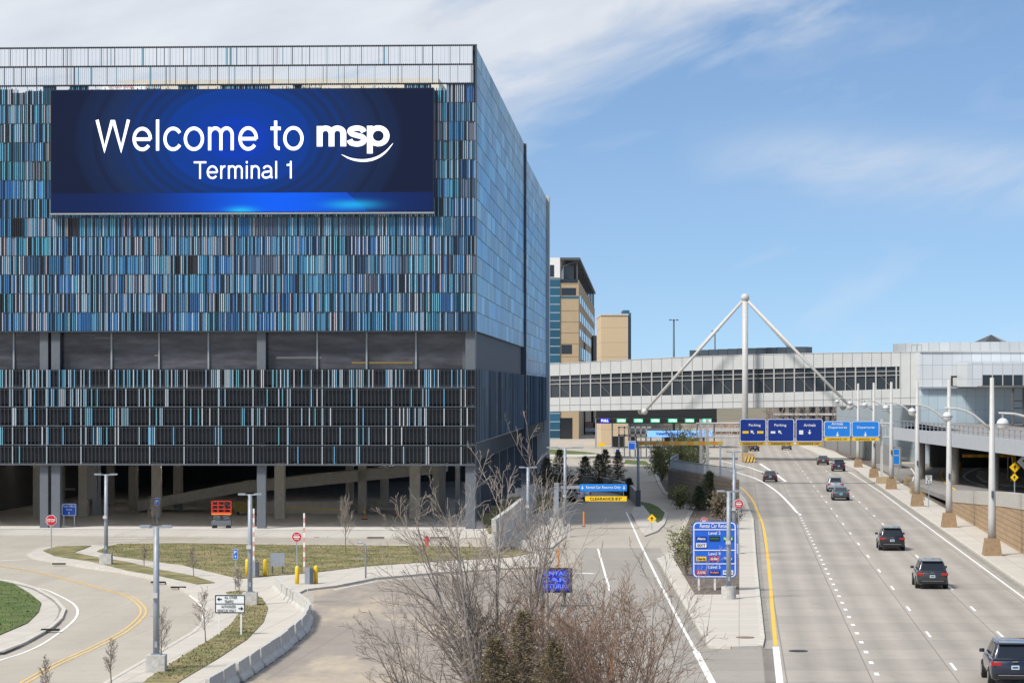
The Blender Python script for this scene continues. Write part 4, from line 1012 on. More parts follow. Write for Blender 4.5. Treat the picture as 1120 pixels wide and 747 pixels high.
# buildings seen under the bridge
m_ = MB(); far = thing('brown_building', (60, 690, 0), 'low brown building with pale bands seen under the footbridge, right of the mast', 'building')
Yf = 690.0; q = lambda px: (px-560)*Yf/F; qz = lambda py: H+(HY-py)*Yf/F
MB().box(q(846), q(1010), Yf, Yf+20, 0, qz(436)).build('wall', mat('mottled_brown', (.26,.22,.19), .9, var=.5, vscale=.25, col2=(.15,.13,.12)), far)
m_ = MB()
for a, b in ((452,454),(463,464.5),(472,473)): m_.box(q(846), q(1010), Yf-.3, Yf-.01, qz(b), qz(a))
m_.build('pale_band', M_['off_white'], far)
m_ = MB()
for i in range(14):
    for za, zb in ((462,455),(451,444)): MB().box(q(852+11*i), q(858+11*i), Yf-.2, Yf-.01, qz(za), qz(zb)).build('window', M_['glass_dark'], far)
far = thing('low_building', (25, 700, 0), 'low red-brown and cream building behind the toll plaza lanes', 'building')
Yf = 700.0
MB().box(q(640), q(842), Yf, Yf+15, 0, qz(462)).build('wall', mat('brick_cream', (.30,.19,.14), .9, var=.3, vscale=.15, col2=(.44,.38,.31)), far)
MB().box(q(640), q(842), Yf-.3, Yf, qz(472), qz(468)).build('band', M_['off_white'], far)
m_ = MB(); m_.box(q(820), q(850), Yf-60, Yf-40, 0, 4.0); tag(m_.build('ramp_wall', M_['sidewalk']), 'pale concrete ramp wall under the footbridge just right of the mast', 'wall')

# toll plaza
tp = thing('toll_plaza', ((720-560)*540/F, 540, 0), 'dark toll plaza canopy with a row of green and blue lane signs', 'toll plaza')
Yt = 540.0; q = lambda px, Y=Yt: (px-560)*Y/F; qz = lambda py, Y=Yt: H+(HY-py)*Y/F
MB().box(q(652), q(784), Yt, Yt+16, qz(457.5), qz(446)).build('canopy', M_['black'], tp)
MB().box(q(652), q(784), Yt-.4, Yt-.01, qz(463), qz(457.6)).build('fascia', M_['sign_black'], tp)
M_['led_green'] = mat('lit_green', (.02,.3,.15), .5, emit=(.02,.50,.27), es=.8)
M_['led_blue'] = mat('lit_blue', (.01,.02,.5), .5, emit=(.0,.02,.9), es=.8)
for i, px in enumerate((661.5,679.5,698,716.5,735.5,754,773)):
    g_ = MB().box(q(px-5), q(px+5), Yt-.7, Yt-.42, qz(462), qz(457.8)).build('lane_sign', M_['led_blue'] if i == 0 else M_['led_green'], tp)
    t_ = MB(); add_text(t_, 'FULL' if i == 0 else 'OPEN', q(px-4), q(px+4), qz(461.2), qz(458.6), lambda a, b: (a, Yt-.73, b), bold=.02)
    t_.build('lane_lettering', M_['led_white'], g_)
for px in (652.5, 670.5, 689, 707.5, 726, 745, 764, 783): MB().box(q(px)-.15, q(px)+.15, Yt+4, Yt+4.4, 0, qz(457.6)).build('post', M_['galv'], tp)
for px in (689, 726, 764):
    k = thing('toll_booth', (q(px+4), Yt+6, 0), {689:'toll booth under the canopy, left of the three',726:'toll booth under the canopy, middle of the three',764:'toll booth under the canopy, right of the three'}[px], 'booth', 'toll booths')
    MB().box(q(px+2), q(px+9), Yt+5, Yt+8, 0, 1.1).build('base', M_['off_white'], k); MB().box(q(px+2.2), q(px+8.8), Yt+5.1, Yt+7.9, 1.1, 2.3).build('window', M_['glass_dark'], k); MB().box(q(px+1.6), q(px+9.4), Yt+4.8, Yt+8.2, 2.3, 2.6).build('roof', M_['sign_red'] if px == 726 else M_['off_white'], k)
# white barrier rail before the plaza
m_ = MB(); m_.box(q(676,470), q(712,470), 470, 470.2, 3.7, 4.1); m_.box(q(676,470), q(712,470), 470, 470.2, 5.2, 5.5)
for px in range(677, 713, 6): m_.box(q(px,470)-.1, q(px,470)+.1, 470, 470.2, 0, 5.5)
tag(m_.build('sign_truss', M_['off_white']), 'white lattice sign frame left of the blue message banner', 'sign frame')
bn = thing('message_banner', (q(744,425),425,0), 'long pale blue electronic message board below the toll plaza lane signs', 'sign')
MB().box(q(708,425), q(779,425), 425, 425.5, qz(478,425), qz(471,425)).build('board', mat('lit_pale_blue', (.2,.4,.8), .4, emit=(.16,.38,.85), es=.75), bn)
t_ = MB(); add_text(t_, 'Valet Parking   Terminal 1', q(717,425), q(766,425), qz(476.6,425), qz(472.6,425), lambda a, b: (a, 424.97, b), bold=.03); t_.build('lettering', M_['sign_navy'], bn)
for px in (712, 775): MB().box(q(px,425)-.12, q(px,425)+.12, 425.55, 425.8, 0, qz(471,425)).build('post', M_['galv'], bn)
# ================================================================ lights
def T(rt, name, m): return rt
def twin_lamp(px, py_base, label, hgt=6.35, span=1.3, base=True, dark=False):
    x, y = G(px, py_base); o = thing('street_lamp', (x, y, 0), label, 'street lamp', 'grey twin-head street lamps')
    zb = 0
    if base:
        (MB().tube([(x,y,0),(x,y,.84)], .43, 20) if px == 797 else MB().cbox((x,y,.42),(.82,.82,.84))).build('concrete_base', M_['barrier'], o); MB().cbox((x,y,.87),(.42,.42,.06)).build('base_plate', M_['galv'], o); zb = .84
    if dark: MB().cbox((x,y,.9),(.42,.42,1.8)).build('base_cover', M_['dark_steel'], o)
    MB().tube([(x,y,zb),(x,y,hgt)], [.145,.12], 10).build('pole', M_['galv'], o, True)
    MB().beam((x-span*.3,y,hgt-.02),(x+span*.3,y,hgt-.02),.1,.08).build('arm', M_['galv'], o)
    for s_ in (-1, 1):
        MB().cbox((x+s_*span*.36,y-.05,hgt+.02),(span*.34,.34,.09)).build('lamp_head', M_['galv'], o)
        MB().cbox((x+s_*span*.36,y-.05,hgt-.035),(span*.26,.26,.02)).build('lens', M_['off_white'], o)
    MB().cbox((x-.05,y-.18,3.4),(.26,.22,.2)).build('camera_box', M_['off_white'], o)
    MB().cbox((x,y-.15,1.3),(.12,.03,.26)).build('hand_hole', M_['galv'], o)
    return o
twin_lamp(171, 737, 'grey twin-head lamp with square concrete base at the bottom left, nearest the camera')
twin_lamp(116, 619, 'grey twin-head lamp in the grass before the garage, left of the near lamp', span=1.5)
twin_lamp(273.5, 664, 'grey twin-head lamp behind the two-line white arrow sign', span=1.25)
twin_lamp(797, 657, 'grey twin-head lamp in front of the blue rental car sign')
twin_lamp(803, 607, 'thin grey twin-head lamp second in line behind the rental car sign', span=1.5)
twin_lamp(802.5, 568, 'thin grey twin-head lamp farthest in line behind the rental car sign', span=1.3)
twin_lamp(577.5, 603, 'grey twin-head lamp left of the tall birch trunk, near the garage corner')
twin_lamp(583.5, 515, 'small far twin-head lamp against the garage side wall')
twin_lamp(618, 587, 'pale twin-head lamp with wide arms beside the blue overhead rental sign', hgt=7.4, span=2.9)
# tall single pole carrying the orange height bar
x, y = G(698, 555); o = thing('height_bar', (x, y, 0), 'grey post with dark foot and a long orange striped height bar reaching right', 'height bar')
MB().tube([(x,y,0),(x,y,6.9)], .14, 10).build('post', M_['galv'], o, True); MB().cbox((x,y,.9),(.5,.5,1.8)).build('foot', M_['dark_steel'], o)
x2 = (791-560)*y/F; m_ = MB(); n = 14
for i in range(n): m_.box(x+(x2-x)*i/n, x+(x2-x)*(i+1)/n-.01, y-.12, y+.12, 6.45, 6.85, (.75,.30,.03) if i % 2 == 0 else (.60,.45,.12))
m_.build('bar', M_['fins'], o)
MB().tube([(x2-.3,y,0),(x2-.3,y,6.6)], .09, 8).build('support', M_['galv'], o, True)
# high mast light far behind
def mast(px, pyt, Y, label):
    x = (px-560)*Y/F; zt = H+(HY-pyt)*Y/F; o = thing('high_mast_light', (x, Y, 0), label, 'light mast')
    MB().tube([(x,Y,0),(x,Y,zt)], [.35,.18], 8).build('pole', M_['dark_steel'], o, True)
    for s_ in (-1, 0, 1): MB().cbox((x+s_*.8,Y,zt),(.6,.5,.25)).build('lamp_head', M_['dark_steel'], o)
mast(737, 350, 620, 'tall dark light mast rising above the footbridge left of the mast')
mast(782, 362, 800, 'thin distant light mast between the strut and the bridge mast')

# globe lamps along the highway
lab = ['tall white globe lamp nearest the camera, its pole just outside the right edge','tall white globe lamp on a tan plinth, second-nearest the camera','tall white globe lamp in front of the tan block wall, third-nearest','tall white globe lamp beside the speed limit sign, fourth-nearest','tall white globe lamp just right of the gantry posts, fifth-nearest','tall white globe lamp just beyond the gantry posts, sixth-nearest','tall white globe lamp farthest away, at the end of the row']
for i, Y in enumerate((151, 191, 230, 271, 317, 358, 405)):
    x, _ = hw(18.5, Y); o = thing('globe_lamp', (x, Y, 0), lab[i], 'street lamp', 'white globe lamps along the sidewalk')
    MB().cbox((x,Y,.72),(1.3,1.3,1.35),top=.74).build('plinth', M_['plinth'], o)
    MB().tube([(x,Y,1.4),(x,Y,3),(x,Y,13.1)], [.31,.28,.15], 12).build('pole', M_['lamp_white'], o, True)
    q = [(x-.15,Y,9.35),(x-.7,Y,9.85),(x-1.3,Y,10.35),(x-1.9,Y,10.68),(x-2.6,Y,10.85),(x-3.5,Y,10.9)]
    MB().tube(q, [.11,.10,.09,.08,.07,.05], 8).build('arm', M_['lamp_white'], o, True)
    MB().tube([(x-3.25,Y,10.9),(x-3.25,Y,10.55)], .06, 6).build('hanger', M_['galv'], o)
    MB().sphere((x-3.25,Y,10.25), .36, 16, 10).build('globe', mat('globe_glass', (.62,.62,.60), .25) if i == 0 else bpy.data.materials['globe_glass'], o, True)
    MB().tube([(x-3.25,Y,10.22),(x-3.25,Y,10.30)], .385, 16).build('globe_band', M_['galv'], o)
    MB().cbox((x-.02,Y-.36,4.6),(.16,.12,.5)).build('junction_box', M_['dark_steel'], o)

# ================================================================ signs
def posts(o, xs, y, z1, m='galv', r_=.05):
    for x in xs: MB().box(x-r_, x+r_, y+.03, y+.03+2*r_, 0, z1).build('post', M_[m], o)
# rental car return board
x, y = G(781.5, 648); s = y/F; o = thing('rental_return_sign', (x,y,0), 'large blue board headed Rental Car Return listing levels and company plaques, on three posts', 'sign')
wd, z0, z1 = 48.5*s, H-(632-HY)*s, H-(570-HY)*s; pl = lambda a, b: (x+a*s, y-.03, H-(b-HY)*s)
m_ = MB(); slab(m_, rrect(x-wd/2, x+wd/2, z0, z1, .28), lambda a, b: (a, y, b), 0, .08); m_.build('panel', M_['sign_blue'], o)
m_ = MB()
out_ = rrect(x-wd/2+.06, x+wd/2-.06, z0+.06, z1-.06, .24); inn = rrect(x-wd/2+.12, x+wd/2-.12, z0+.12, z1-.12, .2)
for i in range(len(out_)):
    j = (i+1) % len(out_); m_.poly([(out_[i][0],y-.015,out_[i][1]),(out_[j][0],y-.015,out_[j][1]),(inn[j][0],y-.015,inn[j][1]),(inn[i][0],y-.015,inn[i][1])])
for b in (579,601.5,616.3): m_.poly([pl(-23.4,b+.5),pl(23.4,b+.5),pl(23.4,b-.5),pl(-23.4,b-.5)])
add_text(m_, 'Rental Car Return', -16, 16, 577, 572.6, pl, .01)
add_text(m_, 'Level 2', -6.5, 6.5, 584.5, 580.8, pl, .01); add_text(m_, 'Level 4', -6.5, 6.5, 607, 603.3, pl, .01); add_text(m_, 'Level 5', -6.5, 6.5, 621.6, 618, pl, .01)
m_.build('border_and_lettering', M_['sign_white'], o)
def plaque(a, b, col, text, tcol, w_=5.6, h_=2.3):
    p = lambda q, r2: (pl(q, r2)[0], y-.05, pl(q, r2)[2]); p2 = lambda q, r2: (pl(q, r2)[0], y-.065, pl(q, r2)[2])
    mm = MB(); c = [pl(a-w_,b+h_), pl(a+w_,b+h_), pl(a+w_,b-h_), pl(a-w_,b-h_)]
    mm.hexa([(c[0][0],y-.05,c[0][2]),(c[1][0],y-.05,c[1][2]),(c[1][0],y-.01,c[1][2]),(c[0][0],y-.01,c[0][2]),(c[3][0],y-.05,c[3][2]),(c[2][0],y-.05,c[2][2]),(c[2][0],y-.01,c[2][2]),(c[3][0],y-.01,c[3][2])])
    k = mm.build('plaque', M_[col], o); t = MB(); add_text(t, text, a-w_*.82, a+w_*.82, b+h_*.6, b-h_*.6, p2, .025); t.build('plaque_lettering', M_[tcol], k)
plaque(-14.5,588.8,'sign_navy','Alamo','sign_white'); plaque(0,588.8,'sign_black','enterprise','sign_green'); plaque(14.8,588.8,'sign_green','National','sign_white')
plaque(-14.5,596,'sign_white','SIXT','sign_black'); plaque(-14.5,610.8,'sign_yellow','Hertz','sign_black'); plaque(0,610.8,'sign_red','dollar','sign_white'); plaque(14.8,610.8,'sign_blue','Thrifty','sign_white')
plaque(-14.5,625.8,'sign_red','AVIS','sign_white'); plaque(0,625.8,'sign_navy','Budget','orange'); plaque(14.8,625.8,'sign_white','Payless','sign_navy')
posts(o, (x-17*s, x+.5*s, x+17*s), y, z0+1.5, 'white_paint', .06)

def simple_sign(name, px, pyb, pw, pt, pb, m, label, lines=(), lc='sign_white', border=True, postn=2, cat='sign', pm='galv', rad=.06, arrows=(), pr_=.04):
    x, y = G(px, pyb); s = y/F; o = thing(name, (x,y,0), label, cat); wd = pw*s; z0, z1 = H-(pb-HY)*s, H-(pt-HY)*s
    a_ = MB(); slab(a_, rrect(x-wd/2, x+wd/2, z0, z1, min(rad, wd*.3)), lambda a, b: (a, y, b), 0, .04); a_.build('panel', M_[m], o)
    t = MB(); pl = lambda a, b: (x+a*s, y-.02, H-(b-HY)*s)
    if border:
        e = .05*min(wd, z1-z0); out_ = rrect(x-wd/2+e*.3, x+wd/2-e*.3, z0+e*.3, z1-e*.3, rad*.9); inn = rrect(x-wd/2+e*1.3, x+wd/2-e*1.3, z0+e*1.3, z1-e*1.3, rad*.7)
        for i in range(len(out_)):
            j = (i+1) % len(out_); t.poly([(out_[i][0],y-.012,out_[i][1]),(out_[j][0],y-.012,out_[j][1]),(inn[j][0],y-.012,inn[j][1]),(inn[i][0],y-.012,inn[i][1])])
    for txt, a, b, c, d in lines: add_text(t, txt, a, b, c, d, pl, .012)
    for a, b, sz, ang in arrows: arrow(t, a, b, sz, ang, lambda p, q, b=b: (x+p*s, y-.02, H-((2*b-q)-HY)*s))
    if t.v: t.build('lettering', M_[lc], o)
    if postn == 2: posts(o, (x-wd*.36, x+wd*.36), y, z1-.1, pm, pr_)
    else: posts(o, (x,), y, z1-.1, pm, pr_)
    return o
simple_sign('direction_sign', 251.5, 697, 33.5, 650, 670.5, 'sign_white', 'white two-line sign with arrows on two posts in the grass, left of the barriers', [('ALL OTHER',-6,8,654.6,651.6),('TRAFFIC',-6,4,659.2,656),('AUTHORIZED',-9.5,6.5,664.6,661.6),('VEHICLES ONLY',-14,6.5,669,666)], 'sign_black', arrows=[(-11.5,655,5.5,R(90)),(12,665.2,5.5,R(-90))], pm='white_paint')
mm = MB(); x, y = G(251.5, 697); s = y/F; zz = H-(660-HY)*s; mm.box(x-16*s, x+16*s, y-.025, y-.015, zz-.015, zz+.015); oo = [o for o in bpy.data.objects if o.name == 'direction_sign'][0]; mm.build('divider', M_['sign_black'], oo)
simple_sign('guide_sign', 75.5, 577, 16, 550.5, 564, 'sign_blue', 'small blue Post Office guide sign on two white posts before the garage', [('Post Office',-6.5,6.5,554.6,552),('Rental',-3,3,558,556)], arrows=[(0,561,3,0)], pm='white_paint', rad=.12)
simple_sign('route_marker', 171.5, 576, 5, 544.5, 552.5, 'sign_blue', 'narrow bright blue marker on a thin post under the garage front', [('P',-1.2,1.2,550.5,546.5)], postn=1, pr_=.035)
simple_sign('route_marker', 257.5, 647, 5.5, 600, 611.5, 'sign_blue', 'narrow blue vertical marker on a thin post left of the lamp by the gates', [('P',-1.3,1.3,605.5,602)], arrows=[(0,608.5,3,0)], postn=1)
simple_sign('speed_limit_sign', 1015.8, 556, 7.6, 519.5, 530, 'sign_white', 'white speed limit 30 sign beside the sidewalk', [('SPEED',-2.6,2.6,522.6,520.6),('LIMIT',-2.2,2.2,525,523.1),('30',-2.8,2.8,529.4,525.6)], 'sign_black', postn=1, rad=.05)
simple_sign('marker_sign', 947.8, 503.5, 5.5, 488, 493.5, 'sign_white', 'small white square sign on a post by the grey wall beyond the overhead signs', [('R',-1.2,1.2,492.6,489)], 'sign_black', postn=1, rad=.05)
simple_sign('guide_sign', 980.5, 527, 7, 491, 508, 'sign_sky', 'tall plain blue sign behind the overhead sign frame post', [('Parking',-3.4,3.4,499,497)], rad=.1)
simple_sign('guide_sign', 691, 506, 8, 482, 492, 'sign_blue', 'small blue and yellow sign near the toll plaza, right of the black display', [('Parking',-3,3,485,483.2)], rad=.1)
simple_sign('message_display', 676.5, 497, 13.5, 477, 488.5, 'sign_black', 'black electronic display on two posts before the toll plaza', (), border=False)
simple_sign('marker_sign', 675.6, 507, 4.5, 491, 497.5, 'sign_navy', 'small dark blue square marker below the black display', (), border=True, postn=1)
simple_sign('clearance_plate', 658, 505, 7.5, 484.5, 488, 'sign_yellow', 'small yellow plate near the toll plaza left of the black display', (), border=False, postn=1)
simple_sign('blank_board', 303.5, 629.5, 15.5, 604.5, 619, 'galv', 'plain grey back of a square board between the yellow bollards', (), border=False, pm='dark_steel', rad=.02)
def round_sign(px, pyb, pc, rpx, kind, label):
    x, y = G(px, pyb); s = y/F; rr = rpx*s; z = H-(pc-HY)*s; o = thing('stop_sign' if kind == 'stop' else 'no_entry_sign', (x,y,0), label, 'sign')
    n = 8 if kind == 'stop' else 20; P = lambda r3: [(x+r3*math.cos(R(22.5)+2*math.pi*i/n), z+r3*math.sin(R(22.5)+2*math.pi*i/n)) for i in range(n)]
    a_ = MB(); slab(a_, P(rr), lambda a, b: (a, y, b), 0, .03); a_.build('panel', M_['sign_white'], o)
    a_ = MB(); slab(a_, P(rr*.92), lambda a, b: (a, y-.012, b), 0, .01); a_.build('face', M_['sign_red'], o)
    t = MB()
    if kind == 'stop': add_text(t, 'STOP', -rr*.7, rr*.7, -rr*.28, rr*.28, lambda a, b: (x+a, y-.022, z+b), .02)
    else:
        t.box(x-rr*.62, x+rr*.62, y-.024, y-.014, z-rr*.13, z+rr*.13)
        add_text(t, 'DO NOT', -rr*.5, rr*.5, rr*.28, rr*.55, lambda a, b: (x+a, y-.022, z+b), .02); add_text(t, 'ENTER', -rr*.45, rr*.45, -rr*.55, -rr*.28, lambda a, b: (x+a, y-.022, z+b), .02)
    t.build('lettering', M_['sign_white'], o); posts(o, (x,), y, z+rr*.6, 'galv', .035)
round_sign(56, 607, 569, 6.2, 'stop', 'red octagonal STOP sign at the road mouth by the garage')
round_sign(324.5, 634, 587, 5.6, 'no', 'round red no entry sign above the yellow bollards by the gates')
round_sign(808, 612, 551, 5.2, 'no', 'round red no entry sign just left of the highway, right of the conifer')
round_sign(770, 640, 569.5, 3.8, 'no', 'small red sign peeping above the blue rental car board')
def diamond(px, pyb, pc, hp, label, m='sign_yellow', txt=''):
    x, y = G(px, pyb); s = y/F; rr = hp*s; z = H-(pc-HY)*s; o = thing('warning_sign', (x,y,0), label, 'sign')
    a_ = MB(); slab(a_, [(x,z-rr),(x+rr,z),(x,z+rr),(x-rr,z)], lambda a, b: (a, y, b), 0, .03); a_.build('panel', M_[m], o)
    t = MB(); arrow(t, x, z, rr*.9, 0, lambda a, b: (a, y-.015, b)); t.build('symbol', M_['sign_black'], o); posts(o, (x,), y, z, 'galv', .035)
    return o
diamond(713, 581.5, 567, 5, 'yellow diamond warning sign on the small grassy island')
diamond(1110, 556, 511, 6, 'yellow diamond warning sign above the parapet at the right edge')
diamond(1109.5, 559, 522, 4.6, 'smaller yellow diamond plate below the warning sign at the right edge')
diamond(1121, 556, 505, 9, 'white diamond sign cut by the right edge of the picture', 'sign_white')
# blue overhead rental sign with yellow clearance bar
x0, y = G(608.5, 579); s = y/F; o = thing('overhead_sign', (x0,y,0), 'blue Rental Car Returns Only sign on a grey post, yellow clearance bar below', 'sign')
X = lambda px: (px-560)*s; Z = lambda py: H-(py-HY)*s
MB().cbox((x0,y,.5),(1.1,1.1,1.0)).build('base', M_['barrier'], o); MB().box(x0-.2,x0+.2,y-.2,y+.2,1.0,Z(528)).build('post', M_['galv'], o)
MB().box(x0+.2,X(686),y+.1,y+.3,Z(534.5),Z(531.5)).build('arm', M_['galv'], o)
a_ = MB(); slab(a_, rrect(X(634), X(685.5), Z(537), Z(529.3), .06), lambda a, b: (a, y, b), 0, .08); a_.build('panel', M_['sign_sky'], o)
t = MB(); add_text(t, 'Rental Car Returns Only', X(641), X(679), Z(535), Z(531.3), lambda a, b: (a, y-.02, b), .012)
for px in (637, 682.5): arrow(t, X(px), Z(533.2), .32, math.pi, lambda a, b: (a, y-.02, b))
t.build('lettering', M_['sign_white'], o)
a_ = MB(); a_.box(X(640), X(685.5), y, y+.08, Z(548), Z(542.6)); a_.build('clearance_bar', M_['sign_yellow'], o)
t = MB(); add_text(t, "CLEARANCE 8'2\"", X(645), X(680), Z(546.8), Z(543.8), lambda a, b: (a, y-.02, b), .012); t.build('clearance_lettering', M_['sign_black'], o)
a_ = MB()
for px in (644, 682): a_.box(X(px)-.015, X(px)+.015, y+.02, y+.05, Z(542.6), Z(537))
a_.build('hanger', M_['galv'], o)
# electronic sign behind the tree
x, y = G(606, 664); s = y/F; o = thing('message_display', (x,y,0), 'dark electronic board with blue lit lettering, behind the bare tree', 'sign')
MB().box(x-20*s, x+20*s, y, y+.3, H-(648-HY)*s, H-(621-HY)*s).build('cabinet', M_['black'], o)
MB().box(x-17*s, x+17*s, y-.03, y-.005, H-(646-HY)*s, H-(623-HY)*s).build('screen', mat('lit_deep_blue', (.01,.01,.3), .5, emit=(.003,.012,.15), es=.7), o)
t = MB()
for k, wv in enumerate(('RENTAL', 'CAR', 'RETURN')): add_text(t, wv, x-14*s, x+14*s, H-(629+7*k-HY)*s, H-(624.5+7*k-HY)*s, lambda a, b: (a, y-.05, b), .02)
t.build('lettering', mat('lit_violet', (.1,.2,.9), .5, emit=(.04,.11,.50), es=.7), o); posts(o, (x-12*s, x+12*s), y+.1, H-(647-HY)*s, 'dark_steel', .08)

# overhead gantry
Yg = 335.0; s = Yg/F; X = lambda px: (px-560)*s; Z = lambda py: H-(py-HY)*s
o = thing('sign_gantry', (X(880),Yg,0), 'white lattice gantry over the highway holding five blue direction signs', 'sign gantry')
for px, wd_ in ((965,.30),(975.5,.32),(767,.38),(774,.38)):
    MB().box(X(px)-wd_/2, X(px)+wd_/2, Yg+.4, Yg+.8, 0, Z(458.5)).build('post', M_['off_white'], o)
for px in (965, 975.5, 770.5): MB().cbox((X(px),Yg+.6,.5),(1.2,1.4,1.0)).build('footing', M_['tan'] if px > 900 else M_['concrete'], o)
t = MB()
for zz in (463, 478):
    for yy in (.45, 1.25): t.tube([(X(762),Yg+yy,Z(zz)),(X(978),Yg+yy,Z(zz))], .10, 6)
px = 762; fl_ = 0
while px < 972:
    a, b = (463, 478) if fl_ else (478, 463); t.tube([(X(px),Yg+.45,Z(a)),(X(px+9),Yg+.45,Z(b))], .05, 5); t.tube([(X(px),Yg+.45,Z(463)),(X(px),Yg+1.25,Z(463))], .05, 5); t.tube([(X(px),Yg+.45,Z(463)),(X(px),Yg+.45,Z(478))], .05, 5)
    px += 9; fl_ ^= 1
t.build('truss', M_['off_white'], o)
GS = [(808.8,838.2,457.8,'sign_navy',[('Parking',819,832,467,463.4)],[('l',822.8,472.5)],'B'),(839.2,868.8,457.8,'sign_navy',[('Parking',847,860,467,463.4)],[('l',853,472.5)],'C'),(870,900,457.8,'sign_navy',[('Arrivals',879,892,466.4,463.2)],[('d',885.5,472.6)],'D'),(901,930.6,460.3,'sign_sky',[('Arrivals',909.5,922,464.9,461.7),('Departures',906,926.5,469.3,465.9)],[('d',916,475)],'E'),(931.4,962,460.3,'sign_sky',[('Departures',937.5,956.5,469.3,465.9)],[('d',946.5,475)],'F')]
for a, b, tp_, mm, tl, al, k in GS:
    bt_ = 483.2 if k in 'BCD' else 478.3; zb_ = 487 if k in 'BCD' else 482
    m_ = MB(); slab(m_, rrect(X(a), X(b), Z(bt_), Z(tp_), .25), lambda p, q: (p, Yg, q), 0, .1); pn = m_.build('sign_panel', M_[mm], o)
    MB().box(X(a)+.1, X(b)-.1, Yg+.01, Yg+.09, Z(zb_), Z(bt_)-.0).build('clearance_panel', M_['sign_yellow'] if k in 'EF' else M_['sign_amber'], pn)
    t = MB(); out_ = rrect(X(a)+.04, X(b)-.04, Z(bt_)+.04, Z(tp_)-.04, .23); inn = rrect(X(a)+.11, X(b)-.11, Z(bt_)+.11, Z(tp_)-.11, .2)
    for i in range(len(out_)):
        j = (i+1) % len(out_); t.poly([(out_[i][0],Yg-.02,out_[i][1]),(out_[j][0],Yg-.02,out_[j][1]),(inn[j][0],Yg-.02,inn[j][1]),(inn[i][0],Yg-.02,inn[i][1])])
    for txt, x1, x2, y1, y2 in tl: add_text(t, txt, X(x1), X(x2), Z(y1), Z(y2), lambda p, q: (p, Yg-.02, q), .012)
    for kd, cx, cy in al: arrow(t, X(cx), Z(cy), .62, math.pi if kd == 'd' else R(45), lambda p, q: (p, Yg-.02, q))
    if k == 'C': t.box(X(843), X(848), Yg-.03, Yg-.015, Z(474), Z(471.5))
    if k == 'D': t.box(X(874), X(878.5), Yg-.03, Yg-.015, Z(475), Z(470.5))
    t.build('lettering', M_['sign_white'], pn)
    t = MB(); cx = (a+b)/2; add_text(t, "CLEARANCE 13'6\"" if k in 'BCD' else "CLEARANCE 12'6\"", X(cx-11), X(cx+11), Z(zb_-.8), Z(bt_+.8), lambda p, q: (p, Yg-.005, q), .02); t.build('clearance_lettering', M_['sign_black'], pn)
    if k == 'B':
        t = MB()
        for c_ in (815.5, 831.5): t.box(X(c_-3.3), X(c_+3.3), Yg-.03, Yg-.01, Z(474), Z(471.3))
        t.build('lot_marker', M_['sign_yellow'], pn)

# ================================================================ small street furniture
def bollard(px, pyb, label, wd=.26):
    x, y = G(px, pyb); o = thing('bollard', (x,y,0), label, 'bollard', 'yellow bollards at the gates')
    MB().tube([(x,y,0),(x,y,1.12),(x,y,1.2),(x,y,1.24)], [wd/2,wd/2,wd*.4,wd*.15], 12).build('shell', M_['yellow'], o, True)
    return o
for px, py, lb in ((325,640.5,'yellow bollard left of the right-hand gate cabinet'),(345.5,640,'yellow bollard right of the right-hand gate cabinet, furthest right'),(290,632,'yellow bollard right of the left-hand gate cabinet'),(270.5,632,'yellow bollard half hidden behind the lamp post')):
    bollard(px, py, lb)
def gate(px, pyb, pxa, pt, label):
    x, y = G(px, pyb); s = y/F; o = thing('gate_barrier', (x,y,0), label, 'gate', 'parking gates with raised arms')
    MB().box(x-.28,x+.03,y-.25,y+.25,.1,1.15).build('cabinet', M_['galv'], o); MB().box(x+.03,x+.24,y-.25,y+.25,.1,1.1).build('cabinet_door', M_['dark_steel'], o)
    MB().box(x-.31,x+.27,y-.29,y+.29,0,.1).build('foot', M_['concrete'], o)
    xa = (pxa-560)*s; zt = H-(pt-HY)*s; a_ = MB(); n = 12
    for i in range(n): a_.box(xa-.055, xa+.055, y-.02, y+.02, .9+(zt-.9)*i/n, .9+(zt-.9)*(i+1)/n-.004, (.75,.75,.72) if i % 2 else (.62,.30,.25))
    a_.build('arm', M_['fins'], o)
gate(338.5, 640.5, 332.6, 561, 'raised striped gate arm with grey cabinet, right-hand of the two')
gate(279, 633, 277.4, 556, 'raised striped gate arm beside the lamp post, left-hand of the two')
x, y = G(400, 634); o = thing('card_reader_post', (x,y,0), 'hooked pale metal post on the kerb right of the gates', 'post')
MB().tube([(x,y,0),(x,y,2.1),(x-.06,y,2.28),(x-.2,y,2.38),(x-.55,y,2.4)], .055, 8).build('pole', M_['galv'], o, True); MB().cbox((x-.35,y,1.35),(.4,.1,.05)).build('reader', M_['galv'], o)
x, y = G(466.8, 598); o = thing('fire_hydrant', (x,y,0), 'red fire hydrant on the lawn before the garage', 'hydrant')
MB().tube([(x,y,0),(x,y,.08),(x,y,.081),(x,y,.72),(x,y,.82),(x,y,.92)], [.22,.22,.15,.15,.12,.03], 12).build('barrel', M_['red'], o, True)
MB().tube([(x-.27,y,.55),(x+.27,y,.55)], .08, 8).build('nozzle', M_['red'], o)
